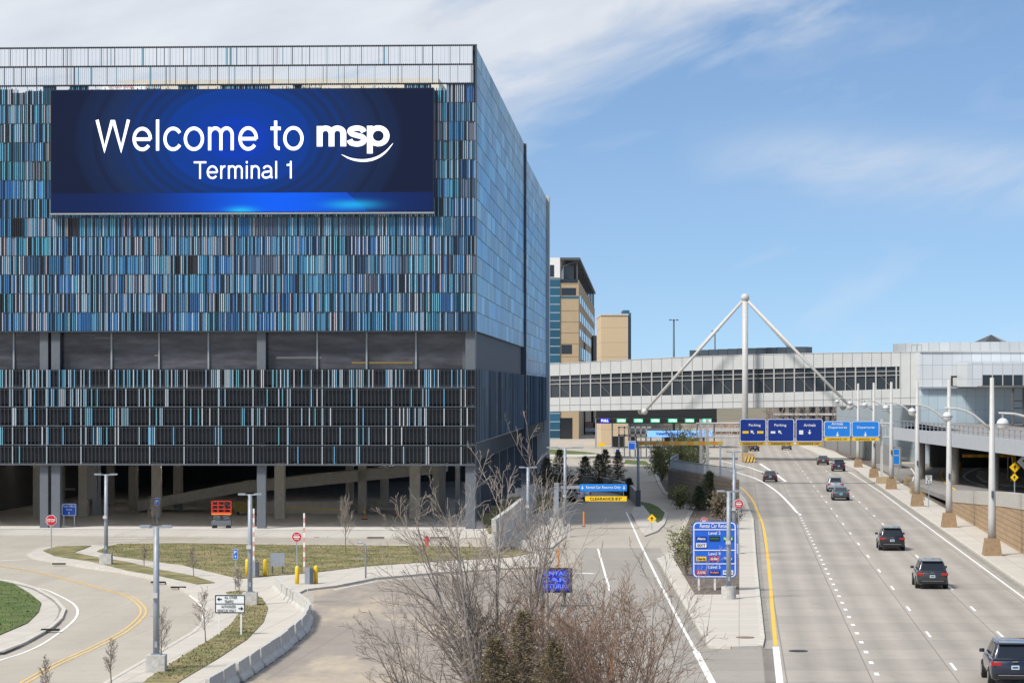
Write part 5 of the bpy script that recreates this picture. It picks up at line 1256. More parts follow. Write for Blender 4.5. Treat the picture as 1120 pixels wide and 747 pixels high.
# scissor lift
x, y = G(242.3, 578.5); o = thing('scissor_lift', (x,y,0), 'red scissor lift with a dark chassis parked at the garage front', 'lift')
MB().box(x-.85,x+.85,y-.4,y+.4,.35,.75).build('chassis', mat('lift_grey', (.12,.13,.15), .5), o)
for sx in (-.6, .6):
    for sy in (-.4, .4): MB().tube([(x+sx,y+sy-.07,.19),(x+sx,y+sy+.07,.19)], .19, 12).build('wheel', M_['tyre'], o)
a_ = MB()
for z0 in (.78, 1.0): 
    a_.beam((x-.75,y,z0),(x+.75,y,z0+.2),.08,.06); a_.beam((x+.75,y,z0),(x-.75,y,z0+.2),.08,.06)
a_.build('scissor_arms', M_['galv'], o)
MB().box(x-.85,x+.85,y-.4,y+.4,1.28,1.40).build('platform', M_['orange'], o)
a_ = MB()
for z0 in (1.75, 2.1, 2.45):
    for yy in (-.38, .38): a_.beam((x-.83,y+yy,z0),(x+.83,y+yy,z0),.05,.05)
for xx in (-.83, -.3, .25, .83):
    for yy in (-.38, .38): a_.beam((x+xx,y+yy,1.4),(x+xx,y+yy,2.47),.05,.05)
a_.box(x-.83,x+.83,y-.41,y-.39,1.40,1.52); a_.build('guard_rail', M_['red'], o); MB().cbox((x+.5,y-.45,2.2),(.35,.1,.35)).build('control_box', M_['sign_black'], o)
def delin(px, pyb, v, label):
    x, y = G(px, pyb); o = thing('channelizer_post', (x,y,.1), label, 'traffic post', 'orange traffic posts in the garage')
    MB().tube([(x,y,.1),(x,y,.16)], .3, 10).build('foot', M_['black'], o); MB().tube([(x,y,.16),(x,y,1.15)], .07, 8).build('post', M_['orange'], o); MB().tube([(x,y,.7),(x,y,.85)], .075, 8).build('band', M_['sign_white'], o)
delin(398.7, 569, 0, 'orange traffic post under the garage, left of the two'); delin(432.8, 565, 0, 'orange traffic post under the garage, right of the two')
for px, pyb, lb in ((668.5,745,'lone orange marker post beside the ramp lane at the bottom of the picture'),(610.5,622,'orange marker post at the kerb behind the electronic board'),(638.5,576,'orange marker post beside the lane left of the yellow diamond sign')):
    x, y = G(px, pyb); o = thing('marker_post', (x,y,0), lb, 'traffic post'); MB().tube([(x,y,0),(x,y,.06)], .16, 10).build('foot', M_['black'], o); MB().tube([(x,y,.06),(x,y,1.35)], .075, 8).build('post', M_['orange'], o)
for px, py in ((45,616),(173,637),(197,642)):
    x, y = G(px*1.0+20, py); 
# concrete barriers
q = smoothline(GL([(302,645),(309,652),(320,661),(331,668),(338,676),(334,688),(320,702),(306,714),(291,724),(274,736),(253,749),(228,765)]), 6)
L_ = [0]
for a, b in zip(q, q[1:]): L_.append(L_[-1]+math.hypot(b[0]-a[0], b[1]-a[1]))
def at_len(l):
    for i in range(len(q)-1):
        if L_[i+1] >= l: t = (l-L_[i])/(L_[i+1]-L_[i]); return (q[i][0]+(q[i+1][0]-q[i][0])*t, q[i][1]+(q[i+1][1]-q[i][1])*t)
    return q[-1]
nb = max(1, round(L_[-1]/3.0)); step = L_[-1]/nb
for i in range(nb):
    a = at_len(i*step+.09); b = at_len((i+1)*step-.09); c = ((a[0]+b[0])/2+rnd.uniform(-.05,.05), (a[1]+b[1])/2+rnd.uniform(-.04,.04)); ln = math.hypot(b[0]-a[0], b[1]-a[1]); an = math.atan2(b[1]-a[1], b[0]-a[0])+rnd.uniform(-.02,.02)
    prof = [(-.30,.05),(-.30,.08),(-.26,.20),(-.13,.36),(-.09,.86),(.09,.86),(.13,.36),(.26,.20),(.30,.08),(.30,.05)]; P = []; m_ = MB(); n = len(prof)
    for k in (-.5, -.5+.02/ln*3, .5-.02/ln*3, .5):
        sh = .93 if abs(k) == .5 else 1
        for px_, pz_ in prof:
            lx, ly = k*ln, px_*sh; m_.v.append((c[0]+lx*math.cos(an)-ly*math.sin(an), c[1]+lx*math.sin(an)+ly*math.cos(an), pz_*(sh if pz_ > .3 else 1)))
    for k in range(3):
        for j in range(n): m_.face((k*n+j, k*n+(j+1)%n, (k+1)*n+(j+1)%n, (k+1)*n+j))
    m_.face(range(n)); m_.face(range(3*n, 4*n))
    for kk in (-.28,.28):
        q0 = (c[0]+kk*ln*math.cos(an), c[1]+kk*ln*math.sin(an)); m_.cbox((q0[0],q0[1],.065),(.45,.62,.10),an)
    ordn = ['first, at the far end by the gates','second from the far end','third from the far end','fourth from the far end','fifth from the far end','sixth from the far end','seventh from the far end','eighth from the far end','ninth from the far end','tenth from the far end','eleventh from the far end','twelfth from the far end','thirteenth from the far end','fourteenth from the far end','fifteenth from the far end','sixteenth from the far end','seventeenth from the far end','eighteenth from the far end','nineteenth from the far end','twentieth from the far end','twenty-first from the far end','twenty-second from the far end']
    tag(m_.build('concrete_barrier', M_['barrier'], loc=(c[0],c[1],0)), 'weathered concrete road barrier in the curved row, '+ordn[min(i,21)], 'barrier', 'concrete barriers in a curved row')
# drain grates
for px, py, lb in ((64.5,616.8,'dark kerb drain by the STOP sign island'),(173,637,'dark kerb drain left of the second lamp'),(195,642.5,'dark kerb drain right of the near lamp'),(55,689,'dark kerb drain at the left green island'),(411,588.2,'dark slot drain in the kerb before the garage, left'),(480,588.2,'dark slot drain in the kerb before the garage, right'),(815,697,'round manhole lid on the centre island tip'),(873,712,'dark manhole in the first lane')):
    x, y = G(px, py, .12 if py != 712 else 0); m_ = MB()
    z0 = .13 if py != 712 else .012
    if 'manhole' in lb: m_.tube([(x,y,z0),(x,y,z0+.02)], .45, 16)
    else: m_.cbox((x,y,z0+.02),(.9 if py > 600 else 1.4,.35,.09))
    tag(m_.build('drain_cover' if 'drain' in lb else 'manhole_cover', M_['black'] if 'drain' in lb or py == 712 else mat('rusty_iron', (.22,.15,.10), .8)), lb, 'drain' if 'drain' in lb else 'manhole')
# yellow height bar portal on the arrivals ramp
def DG(px, py):
    Y = 300
    for _ in range(25): Y = (H-dz(Y))*F/(py-HY)
    return ((px-560)*Y/F, Y, dz(Y))
x, y, z = DG(1109, 528); s = y/F; o = thing('height_portal', (x,y,z), 'yellow horizontal height bar on a yellow post over the lower road at right', 'height bar')
zt = H-(498.5-HY)*s; xl = (1053-560)*s
MB().box(x-.22,x+.22,y-.2,y+.2,z,zt+.2).build('post', M_['yellow'], o); MB().cbox((x,y,z+.35),(.9,.9,.7),top=.6).build('foot', M_['yellow'], o)
a_ = MB(); n = 10
for i in range(n): a_.box(xl+(x-xl)*i/n, xl+(x-xl)*(i+1)/n-.005, y-.1, y+.1, zt-.18, zt+.18, (.80,.50,.03) if i % 2 else (.70,.33,.03))
a_.build('bar', M_['fins'], o)
for px, py, lb in ((1043,516,'left'),(1050,517,'second'),(1072,508,'right')):
    x, y, z = DG(px, py); tag(MB().tube([(x,y,z),(x,y,z+1.6)], .16, 8).build('bollard', mat('dull_yellow', (.50,.36,.05), .6) if lb == 'left' else bpy.data.materials['dull_yellow']), {'left':'dull yellow bollard on the lower road, leftmost of three','second':'dull yellow bollard on the lower road, middle of three','right':'dull yellow bollard on the lower road, rightmost of three'}[lb], 'bollard', 'yellow bollards on the lower road')
x, y, z = DG(1102.5, 525); o = thing('camera_pole', (x,y,z), 'thin white pole on the lower road right of the nearest globe lamp', 'pole'); MB().tube([(x,y,z),(x,y,H-(477-HY)*y/F)], .1, 8).build('pole', M_['white_paint'], o)

# ================================================================ vehicles
def bevel_box(name, P, mt, parent, off=.07, seg=2):
    bm = bmesh.new(); vs = [bm.verts.new(p) for p in P]
    for f in ((0,3,2,1),(4,5,6,7),(0,1,5,4),(1,2,6,5),(2,3,7,6),(3,0,4,7)): bm.faces.new([vs[i] for i in f])
    bmesh.ops.bevel(bm, geom=list(bm.edges), offset=off, segments=seg, affect='EDGES', profile=.6)
    me = bpy.data.meshes.new(name); bm.to_mesh(me); bm.free(); me.materials.append(mt)
    for p in me.polygons: p.use_smooth = True
    o = bpy.data.objects.new(name, me); COL.objects.link(o); o.parent = parent; return o
def car(kind, paint, x, y, rz, label, group='vehicles driving away on the highway', name=None):
    S = dict(suv=(4.75,1.92,1.72,1.08,.27), jeep=(4.85,1.98,1.80,1.14,.30), sedan=(4.75,1.84,1.45,.96,.22))[kind]
    Ln, Wd, Ht, bl, zc = S; hwd = Wd/2
    o = thing(name or ('suv' if kind != 'sedan' else 'sedan'), (0,0,0), label, 'car', group)
    st = [(-.5,.42,.82,.80),(-.485,.33,.93,.93),(-.46,.28,1,.97),(-.40,.24,1,1),(-.2,zc-.02,1,1),(.2,zc-.02,.985,1),(.33,.24,.95,.985),(.45,.27,.84,.94),(.485,.34,.76,.86),(.5,.42,.68,.74)]
    m_ = MB(); n = 12; 
    for fy, zb, tf, wf in st:
        w_ = hwd*wf; zt = bl*tf; zm = zb+(zt-zb)*.45
        ring = [(-w_*.86,zb),(-w_*.97,zb+.08),(-w_,zm-.08),(-w_,zm+.12),(-w_*.965,zt-.06),(-w_*.9,zt),(w_*.9,zt),(w_*.965,zt-.06),(w_,zm+.12),(w_,zm-.08),(w_*.97,zb+.08),(w_*.86,zb)]
        m_.v += [(a, fy*Ln, b) for a, b in ring]
    for i in range(len(st)-1):
        for j in range(n): m_.face((i*n+j, (i+1)*n+j, (i+1)*n+(j+1)%n, i*n+(j+1)%n))
    m_.face(range(n)); m_.face([(len(st)-1)*n+j for j in reversed(range(n))])
    m_.build('body', paint, o, True)
    if kind == 'sedan': yb0, yb1, yt0, yt1 = -.44*Ln, .20*Ln, -.20*Ln, .04*Ln
    else: yb0, yb1, yt0, yt1 = -.485*Ln, .22*Ln, -.41*Ln, .07*Ln
    wb, wt = hwd*.93, hwd*.70; z0, z1 = bl-.06, Ht
    P = [(-wb,yb0,z0),(wb,yb0,z0),(wb,yb1,z0),(-wb,yb1,z0),(-wt,yt0,z1),(wt,yt0,z1),(wt,yt1,z1),(-wt,yt1,z1)]
    bevel_box('cabin', P, paint, o, .09)
    V = [Vector(p) for p in P]
    def pane(i0, i1, i2, i3, u0, u1, v0, v1, nm):
        A_, B_, C_, D_ = V[i0], V[i1], V[i2], V[i3]
        f = lambda u, v: (A_*(1-u)+B_*u)*(1-v)+(D_*(1-u)+C_*u)*v
        nn = (B_-A_).cross(D_-A_).normalized(); c = (V[0]+V[6])/2
        if nn.dot(f(.5,.5)-c) < 0: nn = -nn
        m_ = MB(); q_ = [f(u0,v0),f(u1,v0),f(u1,v1),f(u0,v1)]; m_.hexa([p-nn*.02 for p in q_]+[p+nn*.012 for p in q_]); m_.build(nm, M_['glass_dark'], o)
    pane(0,1,5,4,.09,.91,.16,.86,'rear_window'); pane(3,2,6,7,.06,.94,.12,.92,'windscreen')
    for a, b, c, d in ((0,3,7,4),(1,2,6,5)):
        for u0, u1 in ((.10,.34),(.37,.62),(.65,.90)): pane(a,b,c,d,u0,u1,.18,.86,'side_window')
    if kind != 'sedan':
        for sx in (-1, 1): MB().beam((sx*wt*.93,yt0+.15,Ht+.05),(sx*wt*.93,yt1-.2,Ht+.05),.05,.05).build('roof_rail', M_['chrome'], o)
        MB().box(-wt*.92,wt*.92,yt0-.18,yt0+.1,Ht-.06,Ht+.0).build('spoiler', paint, o)
    for sx in (-1, 1):
        for fy in (-.30, .31):
            wr = .36 if kind != 'sedan' else .32; cx = sx*(hwd-.11)
            MB().tube([(cx-sx*.13,fy*Ln,wr),(cx+sx*.125,fy*Ln,wr)], wr+.05, 20).build('wheel_arch', M_['black'], o)
            wh = MB().tube([(cx-.13*sx,fy*Ln,wr),(cx+.14*sx,fy*Ln,wr)], wr, 20).build('wheel', M_['tyre'], o)
            MB().tube([(cx+.13*sx,fy*Ln,wr),(cx+.155*sx,fy*Ln,wr)], wr*.6, 12).build('rim', M_['rim'], wh)
        zz = bl*.84 if kind != 'sedan' else bl*.80
        MB().box(min(sx*hwd*.58,sx*hwd*.93), max(sx*hwd*.58,sx*hwd*.93), -.5*Ln-.015, -.47*Ln, zz-.065, zz+.07).build('tail_light', M_['tail'], o)
        MB().box(min(sx*hwd*.90,sx*(hwd*.99)), max(sx*hwd*.90,sx*(hwd*.99)), -.488*Ln, -.44*Ln, zz-.08, zz+.10).build('tail_light', M_['tail'], o)
        bevel_box('mirror', [(sx*hwd*.95-.0+(-.0 if sx > 0 else -.22),.19*Ln,bl-.02),(sx*hwd*.95+(.22 if sx > 0 else 0),.19*Ln,bl-.02),(sx*hwd*.95+(.22 if sx > 0 else 0),.215*Ln,bl-.02),(sx*hwd*.95+(0 if sx > 0 else -.22),.215*Ln,bl-.02),(sx*hwd*.95+(0 if sx > 0 else -.22),.19*Ln,bl+.14),(sx*hwd*.95+(.22 if sx > 0 else 0),.19*Ln,bl+.14),(sx*hwd*.95+(.22 if sx > 0 else 0),.215*Ln,bl+.14),(sx*hwd*.95+(0 if sx > 0 else -.22),.215*Ln,bl+.14)], paint, o, .03)
    MB().box(-hwd*.86,hwd*.86,-.5*Ln-.05,-.47*Ln,.34,.52).build('bumper', M_['black'], o)
    MB().box(-hwd*.7,hwd*.7,-.5*Ln-.058,-.5*Ln-.051,.49,.515).build('bumper_trim', M_['chrome'], o)
    zp = bl*.72 if kind != 'sedan' else bl*.74
    pt = MB().box(-.16,.16,-.5*Ln-.04,-.49*Ln,zp-.08,zp+.08).build('licence_plate', M_['plate'], o)
    MB().box(-.12,.12,-.5*Ln-.046,-.5*Ln-.041,zp-.035,zp+.035).build('plate_characters', M_['plate_blue'], pt)
    MB().box(-.12,.12,-.5*Ln-.02,-.49*Ln,bl*.91,bl*.94).build('badge', M_['chrome'], o)
    o.location = (x, y, .02); o.rotation_euler = (0, 0, rz)
    return o
def paintm(n, c): return mat(n, c, .32, .25, coat=1.0)
P_ = {'black': paintm('black_paint', (.008,.010,.016)), 'graphite': paintm('graphite_paint', (.03,.035,.04)), 'navy': paintm('navy_paint', (.008,.016,.04)), 'teal': paintm('dark_teal_paint', (.015,.085,.115)), 'silver': paintm('silver_paint', (.38,.44,.48)), 'maroon': paintm('dark_green_paint', (.02,.03,.03)), 'white': paintm('white_car_paint', (.75,.75,.74)), 'grey': paintm('grey_paint', (.09,.10,.11)), 'red': paintm('red_car_paint', (.35,.02,.02))}
def put(kind, paint, px, pyb, label, rz=None, **k):
    Yr = F*H/(pyb-HY); Ln = 4.8; Yc = Yr+Ln/2; xc_ = (px-560)*Yr/F+.0867*Ln/2
    return car(kind, P_[paint], xc_, Yc, -math.atan(.0867) if rz is None else rz, label, **k)
put('jeep','navy',1110.5,752,'dark blue boxy suv cut by the bottom right corner, nearest the camera')
put('suv','graphite',1020,644.5,'dark grey suv in the right lane below the black suv')
put('suv','black',976,602.5,'black suv with silver bumper trim, left lane, third-nearest the camera')
put('sedan','teal',920,547.5,'dark teal sedan directly ahead of the black suv and close behind a silver one')
put('suv','silver',914,538,'silver car half hidden behind the dark teal sedan')
put('suv','navy',917.5,515.5,'dark suv in the right lane just beside the green sedan')
put('sedan','maroon',900.5,508.5,'dark green sedan with red tail lights left of the far suv')
put('sedan','black',842.5,527.3,'black sedan alone in the left exit lane')
put('suv','grey',860.5,492,'grey suv under the overhead signs')
put('suv','graphite',845.5,486,'distant dark suv partly hidden by the overhead signs, left of the grey one')
put('sedan','black',823.5,493.5,'distant dark sedan near the foot of the bridge mast', rz=.1)
put('suv','white',624,549,'white suv entering the rental ramp behind the overhead sign', rz=.6, group='vehicles on the ramps')
for px, py, c, lb in ((713,474.5,'black','dark car in a toll lane below the third green sign'),(736,474,'navy','dark blue car in a toll lane below the fourth green sign'),(790,469,'maroon','dark car on the far road left of the mast'),(659,474,'grey','grey suv at the far left toll lane')):
    put('suv' if px < 700 else 'sedan', c, px, py, lb, rz=0, group='cars by the toll plaza')
# crash cushion at the mast foot
x, y = G(820, 506); o = thing('crash_cushion', (x,y,0), 'tan and yellow crash cushion on the gore before the mast', 'crash cushion')
for i in range(4): MB().box(x-.75+.06*i-.3*(i==3), x+.75-.06*i+.3*(i==3), y+1.7*i, y+1.7*i+1.5, .1, 1.5).build('bay', mat('cushion_tan', (.40,.30,.17), .8) if i == 0 else bpy.data.materials['cushion_tan'], o)
MB().box(x-.8,x+.8,y-.3,y-.02,.1,1.0).build('nose', M_['yellow'], o)
a_ = MB()
for k in range(3): a_.poly([(x-.8+.55*k,y-.31,.1),(x-.6+.55*k,y-.31,.1),(x-.3+.55*k,y-.31,1.0),(x-.5+.55*k,y-.31,1.0)])
a_.build('stripes', M_['sign_navy'], o)

# ================================================================ vegetation
def grow(mb, p, d, ln, r0, lvl, rg, cfg):
    n = cfg['seg'][lvl]; pts = [p.copy()]; rad = [r0]; q = p.copy(); dd = d.normalized()
    for i in range(n):
        dd = (dd+Vector((rg.gauss(0,1), rg.gauss(0,1), rg.gauss(0,.7)))*cfg['wob'][lvl]+Vector((0,0,cfg['up'][lvl]))).normalized()
        q = q+dd*ln/n; pts.append(q.copy()); t = (i+1)/n; rad.append(max(r0*(1-t*cfg['tap']), cfg['rmin']))
    mb[0 if lvl < cfg['split'] else 1].tube(pts, rad, (6,5,3,3,3)[lvl], cap=False)
    if lvl+1 >= cfg['levels']: return
    k = cfg['kids'][lvl]
    for j in range(k):
        t = cfg['st'][lvl]+(1-cfg['st'][lvl])*(j+rg.random())/k; i = min(int(t*n), n-1); f = t*n-i; pos = pts[i].lerp(pts[i+1], f)
        ax = (pts[i+1]-pts[i]).normalized(); o_ = ax.orthogonal().normalized(); o_.rotate(Matrix.Rotation(rg.uniform(0, 6.283), 3, ax))
        an = R(rg.uniform(*cfg['ang'])); nd = ax*math.cos(an)+o_*math.sin(an); nd = Vector((nd.x, nd.y, max(nd.z, cfg.get('minz', -.1))))
        grow(mb, pos, nd, ln*cfg['lf'][lvl]*(1.15-t*.6)*rg.uniform(.7, 1.2), max(rad[i]*.55, cfg['rmin']), lvl+1, rg, cfg)
def bare(name, x, y, stems, ht, spread, seed, label, mt, tm, cfg, cat='tree', group=None, r0=.09):
    rg = random.Random(seed); mbs = [MB(), MB()]; o = thing(name, (x,y,0), label, cat, group)
    for i in range(stems):
        a = rg.uniform(0, 6.283); s_ = spread*rg.uniform(.3, 1) if stems > 1 else 0.03
        d = Vector((math.cos(a)*s_, math.sin(a)*s_*.7, 1)); b0 = Vector((x+math.cos(a)*.25*(stems > 1), y+math.sin(a)*.25*(stems > 1), 0))
        grow(mbs, b0, d, ht*rg.uniform(.78, 1.0)*(1 if stems == 1 else (1-.25*s_)), r0*rg.uniform(.7, 1.1), 0, rg, cfg)
    mbs[0].build('trunk', mt, o, True)
    if mbs[1].v: mbs[1].build('crown', tm, o)
    return o
CF = dict(seg=[9,6,4,3], wob=[.035,.05,.07,.09], up=[.02,.045,.035,.02], tap=.88, rmin=.0075, split=1, levels=4, kids=[15,7,4], st=[.18,.12,.15], ang=(22,48), lf=[.46,.42,.5])
bx, by = 87*(-12/F), 87.0
bare('birch_tree', (548-560)*87/F, 87, 7, 9.2, .42, 5, 'tall multi-stemmed bare birch in the foreground, pale grey stems', M_['bark_pale'], M_['twig'], CF, r0=.10)
bare('birch_tree', (603-560)*90/F, 90, 2, 9.9, .10, 9, 'slender bare pale tree standing just right of the big birch in the foreground', M_['bark_pale'], M_['twig'], dict(CF, kids=[11,5,3]), r0=.08)
CS = dict(seg=[7,5,4,3], wob=[.05,.08,.10,.12], up=[.01,.04,.03,.02], tap=.87, rmin=.007, split=1, levels=4, kids=[12,7,4], st=[.08,.1,.2], ang=(22,55), lf=[.5,.45,.5])
bare('bare_shrub', (655-560)*84/F, 84, 15, 5.9, .65, 13, 'wide reddish-brown bare shrub at the bottom, right of the birch', M_['bark'], M_['twig_red'], CS, 'shrub', r0=.05)
bare('bare_shrub', (590-560)*87/F, 88, 12, 5.8, .55, 17, 'dense dark bare shrub at the foot of the birch', M_['bark'], M_['twig_red'], CS, 'shrub', r0=.045)
bare('bare_shrub', (475-560)*86/F, 86, 8, 6.0, .55, 19, 'sparse pale bare shrub at the bottom, left of the birch', M_['bark'], M_['twig'], dict(CS, kids=[10,5,3]), 'shrub', r0=.04)
bare('bare_shrub', (695-560)*88/F, 88, 5, 6.6, .45, 23, 'thin bare shrub leaning over the ramp lane, rightmost in the foreground', M_['bark'], M_['twig'], dict(CS, kids=[9,5,3]), 'shrub', r0=.035)
def conifer(x, y, ht, rad, seed, label, lm, n=2600, group=None, name='conifer_tree', z0=.2, lf=.22, sparse=False):
    rg = random.Random(seed); o = thing(name, (x,y,0), label, 'tree', group); MB().tube([(x,y,0),(x,y,ht*.97)], [.10,.02], 7).build('trunk', M_['bark'], o, True)
    m_ = MB(); nb = max(60, n//22); br_ = MB()
    for k in range(nb):
        t = (k/nb)**.9; z = z0+(ht*.97-z0)*t; a = k*2.4+rg.uniform(-.4,.4); ln = rad*(1-t)**.8*rg.uniform(.45, 1.18)+.08
        if rg.random() < .1: ln *= 1.25
        ux, uy = math.cos(a), math.sin(a); up_ = rg.uniform(-.05,.5); p0 = Vector((x,y,z)); p1 = p0+Vector((ux,uy,up_)).normalized()*ln
        br_.tube([p0, p1], [.02,.006], 3, cap=False)
        for q in range(22):
            s_ = .15+.9*rg.random()**.8; c = p0.lerp(p1, s_)+Vector((rg.gauss(0,.035), rg.gauss(0,.035), rg.gauss(0,.04)-.04*s_*ln))
            d = Vector((ux*.8+rg.gauss(0,.55), uy*.8+rg.gauss(0,.55), rg.gauss(.15,.45))).normalized(); sd_ = d.orthogonal().normalized(); sd_.rotate(Matrix.Rotation(rg.uniform(0,6.28),3,d)); sd_ *= lf*.13; e = lf*rg.uniform(.5,1.2)
            m_.poly([c-sd_, c+d*e*.5-sd_*.8, c+d*e, c+d*e*.5+sd_*.8])
    br_.build('branches', M_['bark'], o); m_.build('crown', lm, o)
    return o
def at(px, Y): return ((px-560)*Y/F, Y)
conifer(*at(572,83), 5.4, 1.25, 31, 'dull green evergreen at the bottom centre under the birch, tallest of three', M_['leaf_brown'], 4200, lf=.16)
conifer(*at(541,83), 4.5, 1.3, 32, 'short dull green evergreen at the bottom edge, left of the taller one', M_['leaf_brown'], 5000, lf=.16)
conifer(*at(606,82), 4.5, 1.2, 33, 'low brownish evergreen at the bottom edge, right of the taller one', M_['leaf_brown'], 4500, lf=.16)
for px, pyb, ht, rad, mt_, sd_, lb in ((655,536,4.4,1.7,'leaf_brown',41,'brownish conifer behind the ramp parapet, left of the row'),(640,533,3.9,1.8,'leaf_dark',42,'dark bushy conifer behind the blue rental sign'),(676,538,4.9,1.5,'leaf_brown',43,'bare-looking brown conifer right of the blue rental sign'),(662,530,4.6,1.3,'leaf_brown',44,'thin brown conifer in the middle of the row by the parking road'),(612,533,4.8,2.0,'leaf_dark',45,'wide dark conifer behind the wide-armed lamp'),(598,536,4.0,1.8,'leaf_brown',46,'brown conifer at the left end of the row near the garage'),(688,545,2.2,.6,'leaf_dark',47,'little dark green conifer at the right end of the blue rental sign'),(776,557,3.9,1.55,'leaf_dark',48,'dark green conifer before the stone wall left of the highway'),(765,560,2.6,1.2,'leaf_dark',49,'smaller dark conifer left of the big one by the stone wall')):
    x, y = G(px, pyb); conifer(x, y, ht, rad, sd_, lb, M_[mt_], 2600, lf=.3)
def leafy(px, pyb, ht, rad, seed, label, lm, n=2200, lf=.2, name='leafing_tree', cat='tree', tw=True, branches=7):
    x, y = G(px, pyb); rg = random.Random(seed); o = thing(name, (x,y,0), label, cat); mbs = [MB(), MB()]
    cfg = dict(CS, kids=[8,5,3], rmin=.02, levels=3)
    for i in range(branches): a = rg.uniform(0, 6.283); grow(mbs, Vector((x,y,0)), Vector((math.cos(a)*rad/ht*.7, math.sin(a)*rad/ht*.7, 1)), ht*rg.uniform(.7,.95), .06, 0, rg, cfg)
    mbs[0].build('trunk', M_['bark'], o); mbs[1].build('branches', M_['twig'], o); tips = [Vector(v) for v in mbs[1].v]; m_ = MB()
    for _ in range(n):
        c = rg.choice(tips)+Vector((rg.gauss(0,.18), rg.gauss(0,.18), rg.gauss(0,.18))); d = Vector((rg.gauss(0,1), rg.gauss(0,1), rg.gauss(0,1))).normalized(); e = d.orthogonal().normalized()*lf*.45
        m_.poly([c-d*lf*.5, c+e, c+d*lf*.5, c-e])
    m_.build('crown', lm, o); return o
leafy(724,527,5.2,1.9,51,'spring-green small tree by the parking road, left of the stone wall',M_['leaf_spring'])
leafy(736,531,6.2,2.1,52,'yellow-green tree at the left corner of the stone wall',M_['leaf_spring'])
leafy(748,521,6.6,2.3,53,'olive green tree rising behind the railing of the stone wall',M_['leaf_spring'],3200)
leafy(762,519,6.2,2.2,54,'thin leafing tree behind the railing near the white gantry post',M_['leaf_spring'],2000)
leafy(716,519,4.2,1.6,55,'brownish thin shrub at the bend of the parking road',M_['leaf_brown'],500,name='roadside_shrub',cat='shrub')
leafy(751,632,3.6,.7,56,'yellow-green upright shrub at the left edge of the rental car sign',M_['leaf_spring'],800,.13,'upright_shrub','shrub',branches=4)
leafy(759,618,2.6,1.0,57,'reddish shrub behind the rental car sign',M_['twig_red'],700,.14,'upright_shrub','shrub',branches=5)
leafy(744,556,2.2,1.3,71,'low green shrub at the foot of the stone wall corner',M_['leaf_spring'],900,.2,'wall_shrub','shrub')
leafy(790,571,2.6,1.5,72,'brown-green shrub between the conifer and the yellow line',M_['leaf_brown'],900,.2,'wall_shrub','shrub')
leafy(790,600,2.4,1.2,58,'brown twiggy shrub between the rental car sign and the conifer',M_['twig_red'],300,.12,'upright_shrub','shrub',branches=6)
leafy(800,580,2.4,1.3,59,'dry grass-like shrub beside the yellow highway line',M_['leaf_brown'],300,.12,'upright_shrub','shrub',branches=6)
# saplings
CP = dict(seg=[7,4,3,2], wob=[.025,.05,.07,.08], up=[.02,.05,.03,.02], tap=.85, rmin=.006, split=1, levels=4, kids=[24,6,3], st=[.28,.12,.2], ang=(25,45), lf=[.36,.45,.5])
for px, pyb, pt, sd_, lb in ((212,632,598,61,'thin bare sapling in the grass left of the twin lamp'),(157.5,621,595,62,'small bare sapling near the second lamp'),(225,706,642,63,'bare sapling beside the white arrow sign'),(177,735,667,64,'bare sapling next to the nearest lamp'),(122,752,697,65,'bare sapling at the bottom, left of the nearest lamp'),(50,768,718,66,'bare sapling at the bottom left'),(378,606,550,67,'upright bare sapling on the lawn before the garage'),(168,577,545,68,'tiny bare tree below the narrow blue marker'),(262,655,616,69,'small bare sapling behind the white arrow sign')):
    x, y = G(px, pyb); ht = H-(pt-HY)*y/F; bare('sapling', x, y, 1, ht, .03, sd_, lb, M_['bark'], M_['twig'], dict(CP, kids=[26,7,3], ang=(15,32), lf=[.42,.5,.5]) if px == 378 else CP, 'sapling', 'bare saplings', r0=.03)
# ornamental grasses by the sidewalk
for px, pyb, lb in ((1000,541,'tan grass clump beside the speed limit sign'),(993,532,'tan grass clump nearer the sign gantry'),(1006,548,'tan grass clump lowest by the sidewalk')):
    x, y = G(px, pyb); m_ = MB(); rg = random.Random(px)
    for _ in range(260):
        a = rg.uniform(0, 6.28); s_ = rg.uniform(.1, .55); h_ = rg.uniform(.6, 1.3); b0 = Vector((x+rg.gauss(0,.2), y+rg.gauss(0,.2), .1)); t_ = b0+Vector((math.cos(a)*s_, math.sin(a)*s_, h_)); m_.poly([b0+Vector((-.02,0,0)), b0+Vector((.02,0,0)), t_])
    tag(m_.build('grass_clump', mat('straw', (.42,.32,.17), .9) if px == 1000 else bpy.data.materials['straw'], loc=(x,y,.1)), lb, 'grass clump', 'ornamental grasses')
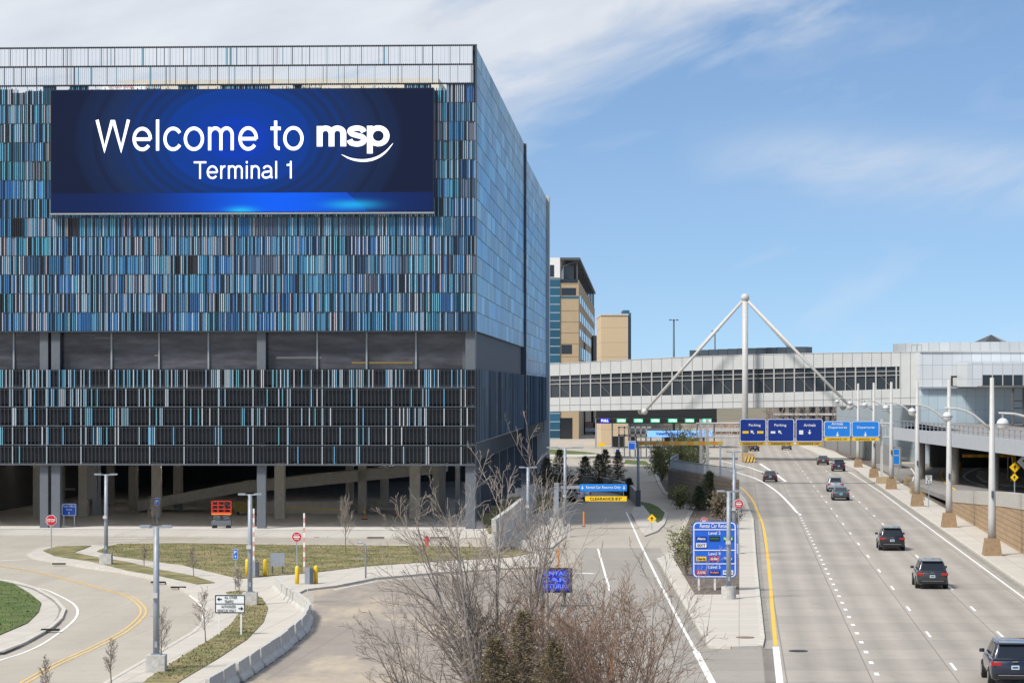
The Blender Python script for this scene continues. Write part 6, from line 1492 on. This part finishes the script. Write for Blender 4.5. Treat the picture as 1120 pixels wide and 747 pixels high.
# bare distant trees under the bridge, right
CD = dict(CP, seg=[5,4,3], levels=3, kids=[9,5], rmin=.04, st=[.3,.1], ang=(25,50), lf=[.5,.5])
for i, px in enumerate((866,880,894,842,908,922,936,854)):
    x, y = at(px, 590+9*i); bare('distant_tree', x, y, 1, 8.8, .03, 80+i, ['bare tree far under the footbridge, first right of the mast','bare tree far under the footbridge, second right of the mast','bare tree far under the footbridge, third right of the mast','bare tree far beyond the overhead parking signs','bare tree far under the footbridge, fourth right of the mast','bare tree far under the footbridge, fifth right of the mast','bare tree far under the footbridge, nearest the right strut foot','bare tree far behind the grey suv under the overhead signs'][i], M_['bark'], M_['twig'], CD, r0=.2)
for o_ in list(bpy.data.objects):
    if o_.type == 'MESH' and o_.parent is None and 'kind' not in o_ and 'label' not in o_: print('UNTAGGED', o_.name)

def BV(px, v, z=.1):
    u = fu(px, v); return B(u, v, z)
p = BV(266, 24); o = thing('skip', p, 'dull yellow ribbed skip standing in the garage behind the red lift', 'skip')
x, y, z = p; m_ = MB(); m_.hexa([(x-.85,y,z+.3),(x+.85,y,z+.3),(x+.85,y+1.6,z+.3),(x-.85,y+1.6,z+.3),(x-1.1,y,z+1.3),(x+1.1,y,z+1.3),(x+1.1,y+1.6,z+1.3),(x-1.1,y+1.6,z+1.3)])
for k in (-.6,-.2,.2,.6): m_.box(x+k-.05, x+k+.05, y-.06, y-.001, z+.35, z+1.25)
m_.build('skip_body', mat('skip_yellow', (.34,.26,.08), .7, var=.2), o)
for k in (-.6,.6): MB().tube([(x+k,y+.4,z+.16),(x+k+.12,y+.4,z+.16)], .16, 10).build('wheel', M_['tyre'], o)
M_['lamp_lit'] = mat('lit_lamp', (.8,.8,.8), .5, emit=(1,.95,.85), es=14)
for px, v in [(p_, v_) for v_ in (8, 20, 36, 56) for p_ in (30, 110, 190, 270, 350, 430, 490)]:  # few real ceiling lights; most rows added, glow raised to brighten the undercroft
    x, y, z = BV(px, v, 5.7); MB().box(x-.6, x+.6, y-.08, y+.08, 5.70, 5.76).build('ceiling_fill_lamp', M_['lamp_lit'], bld)
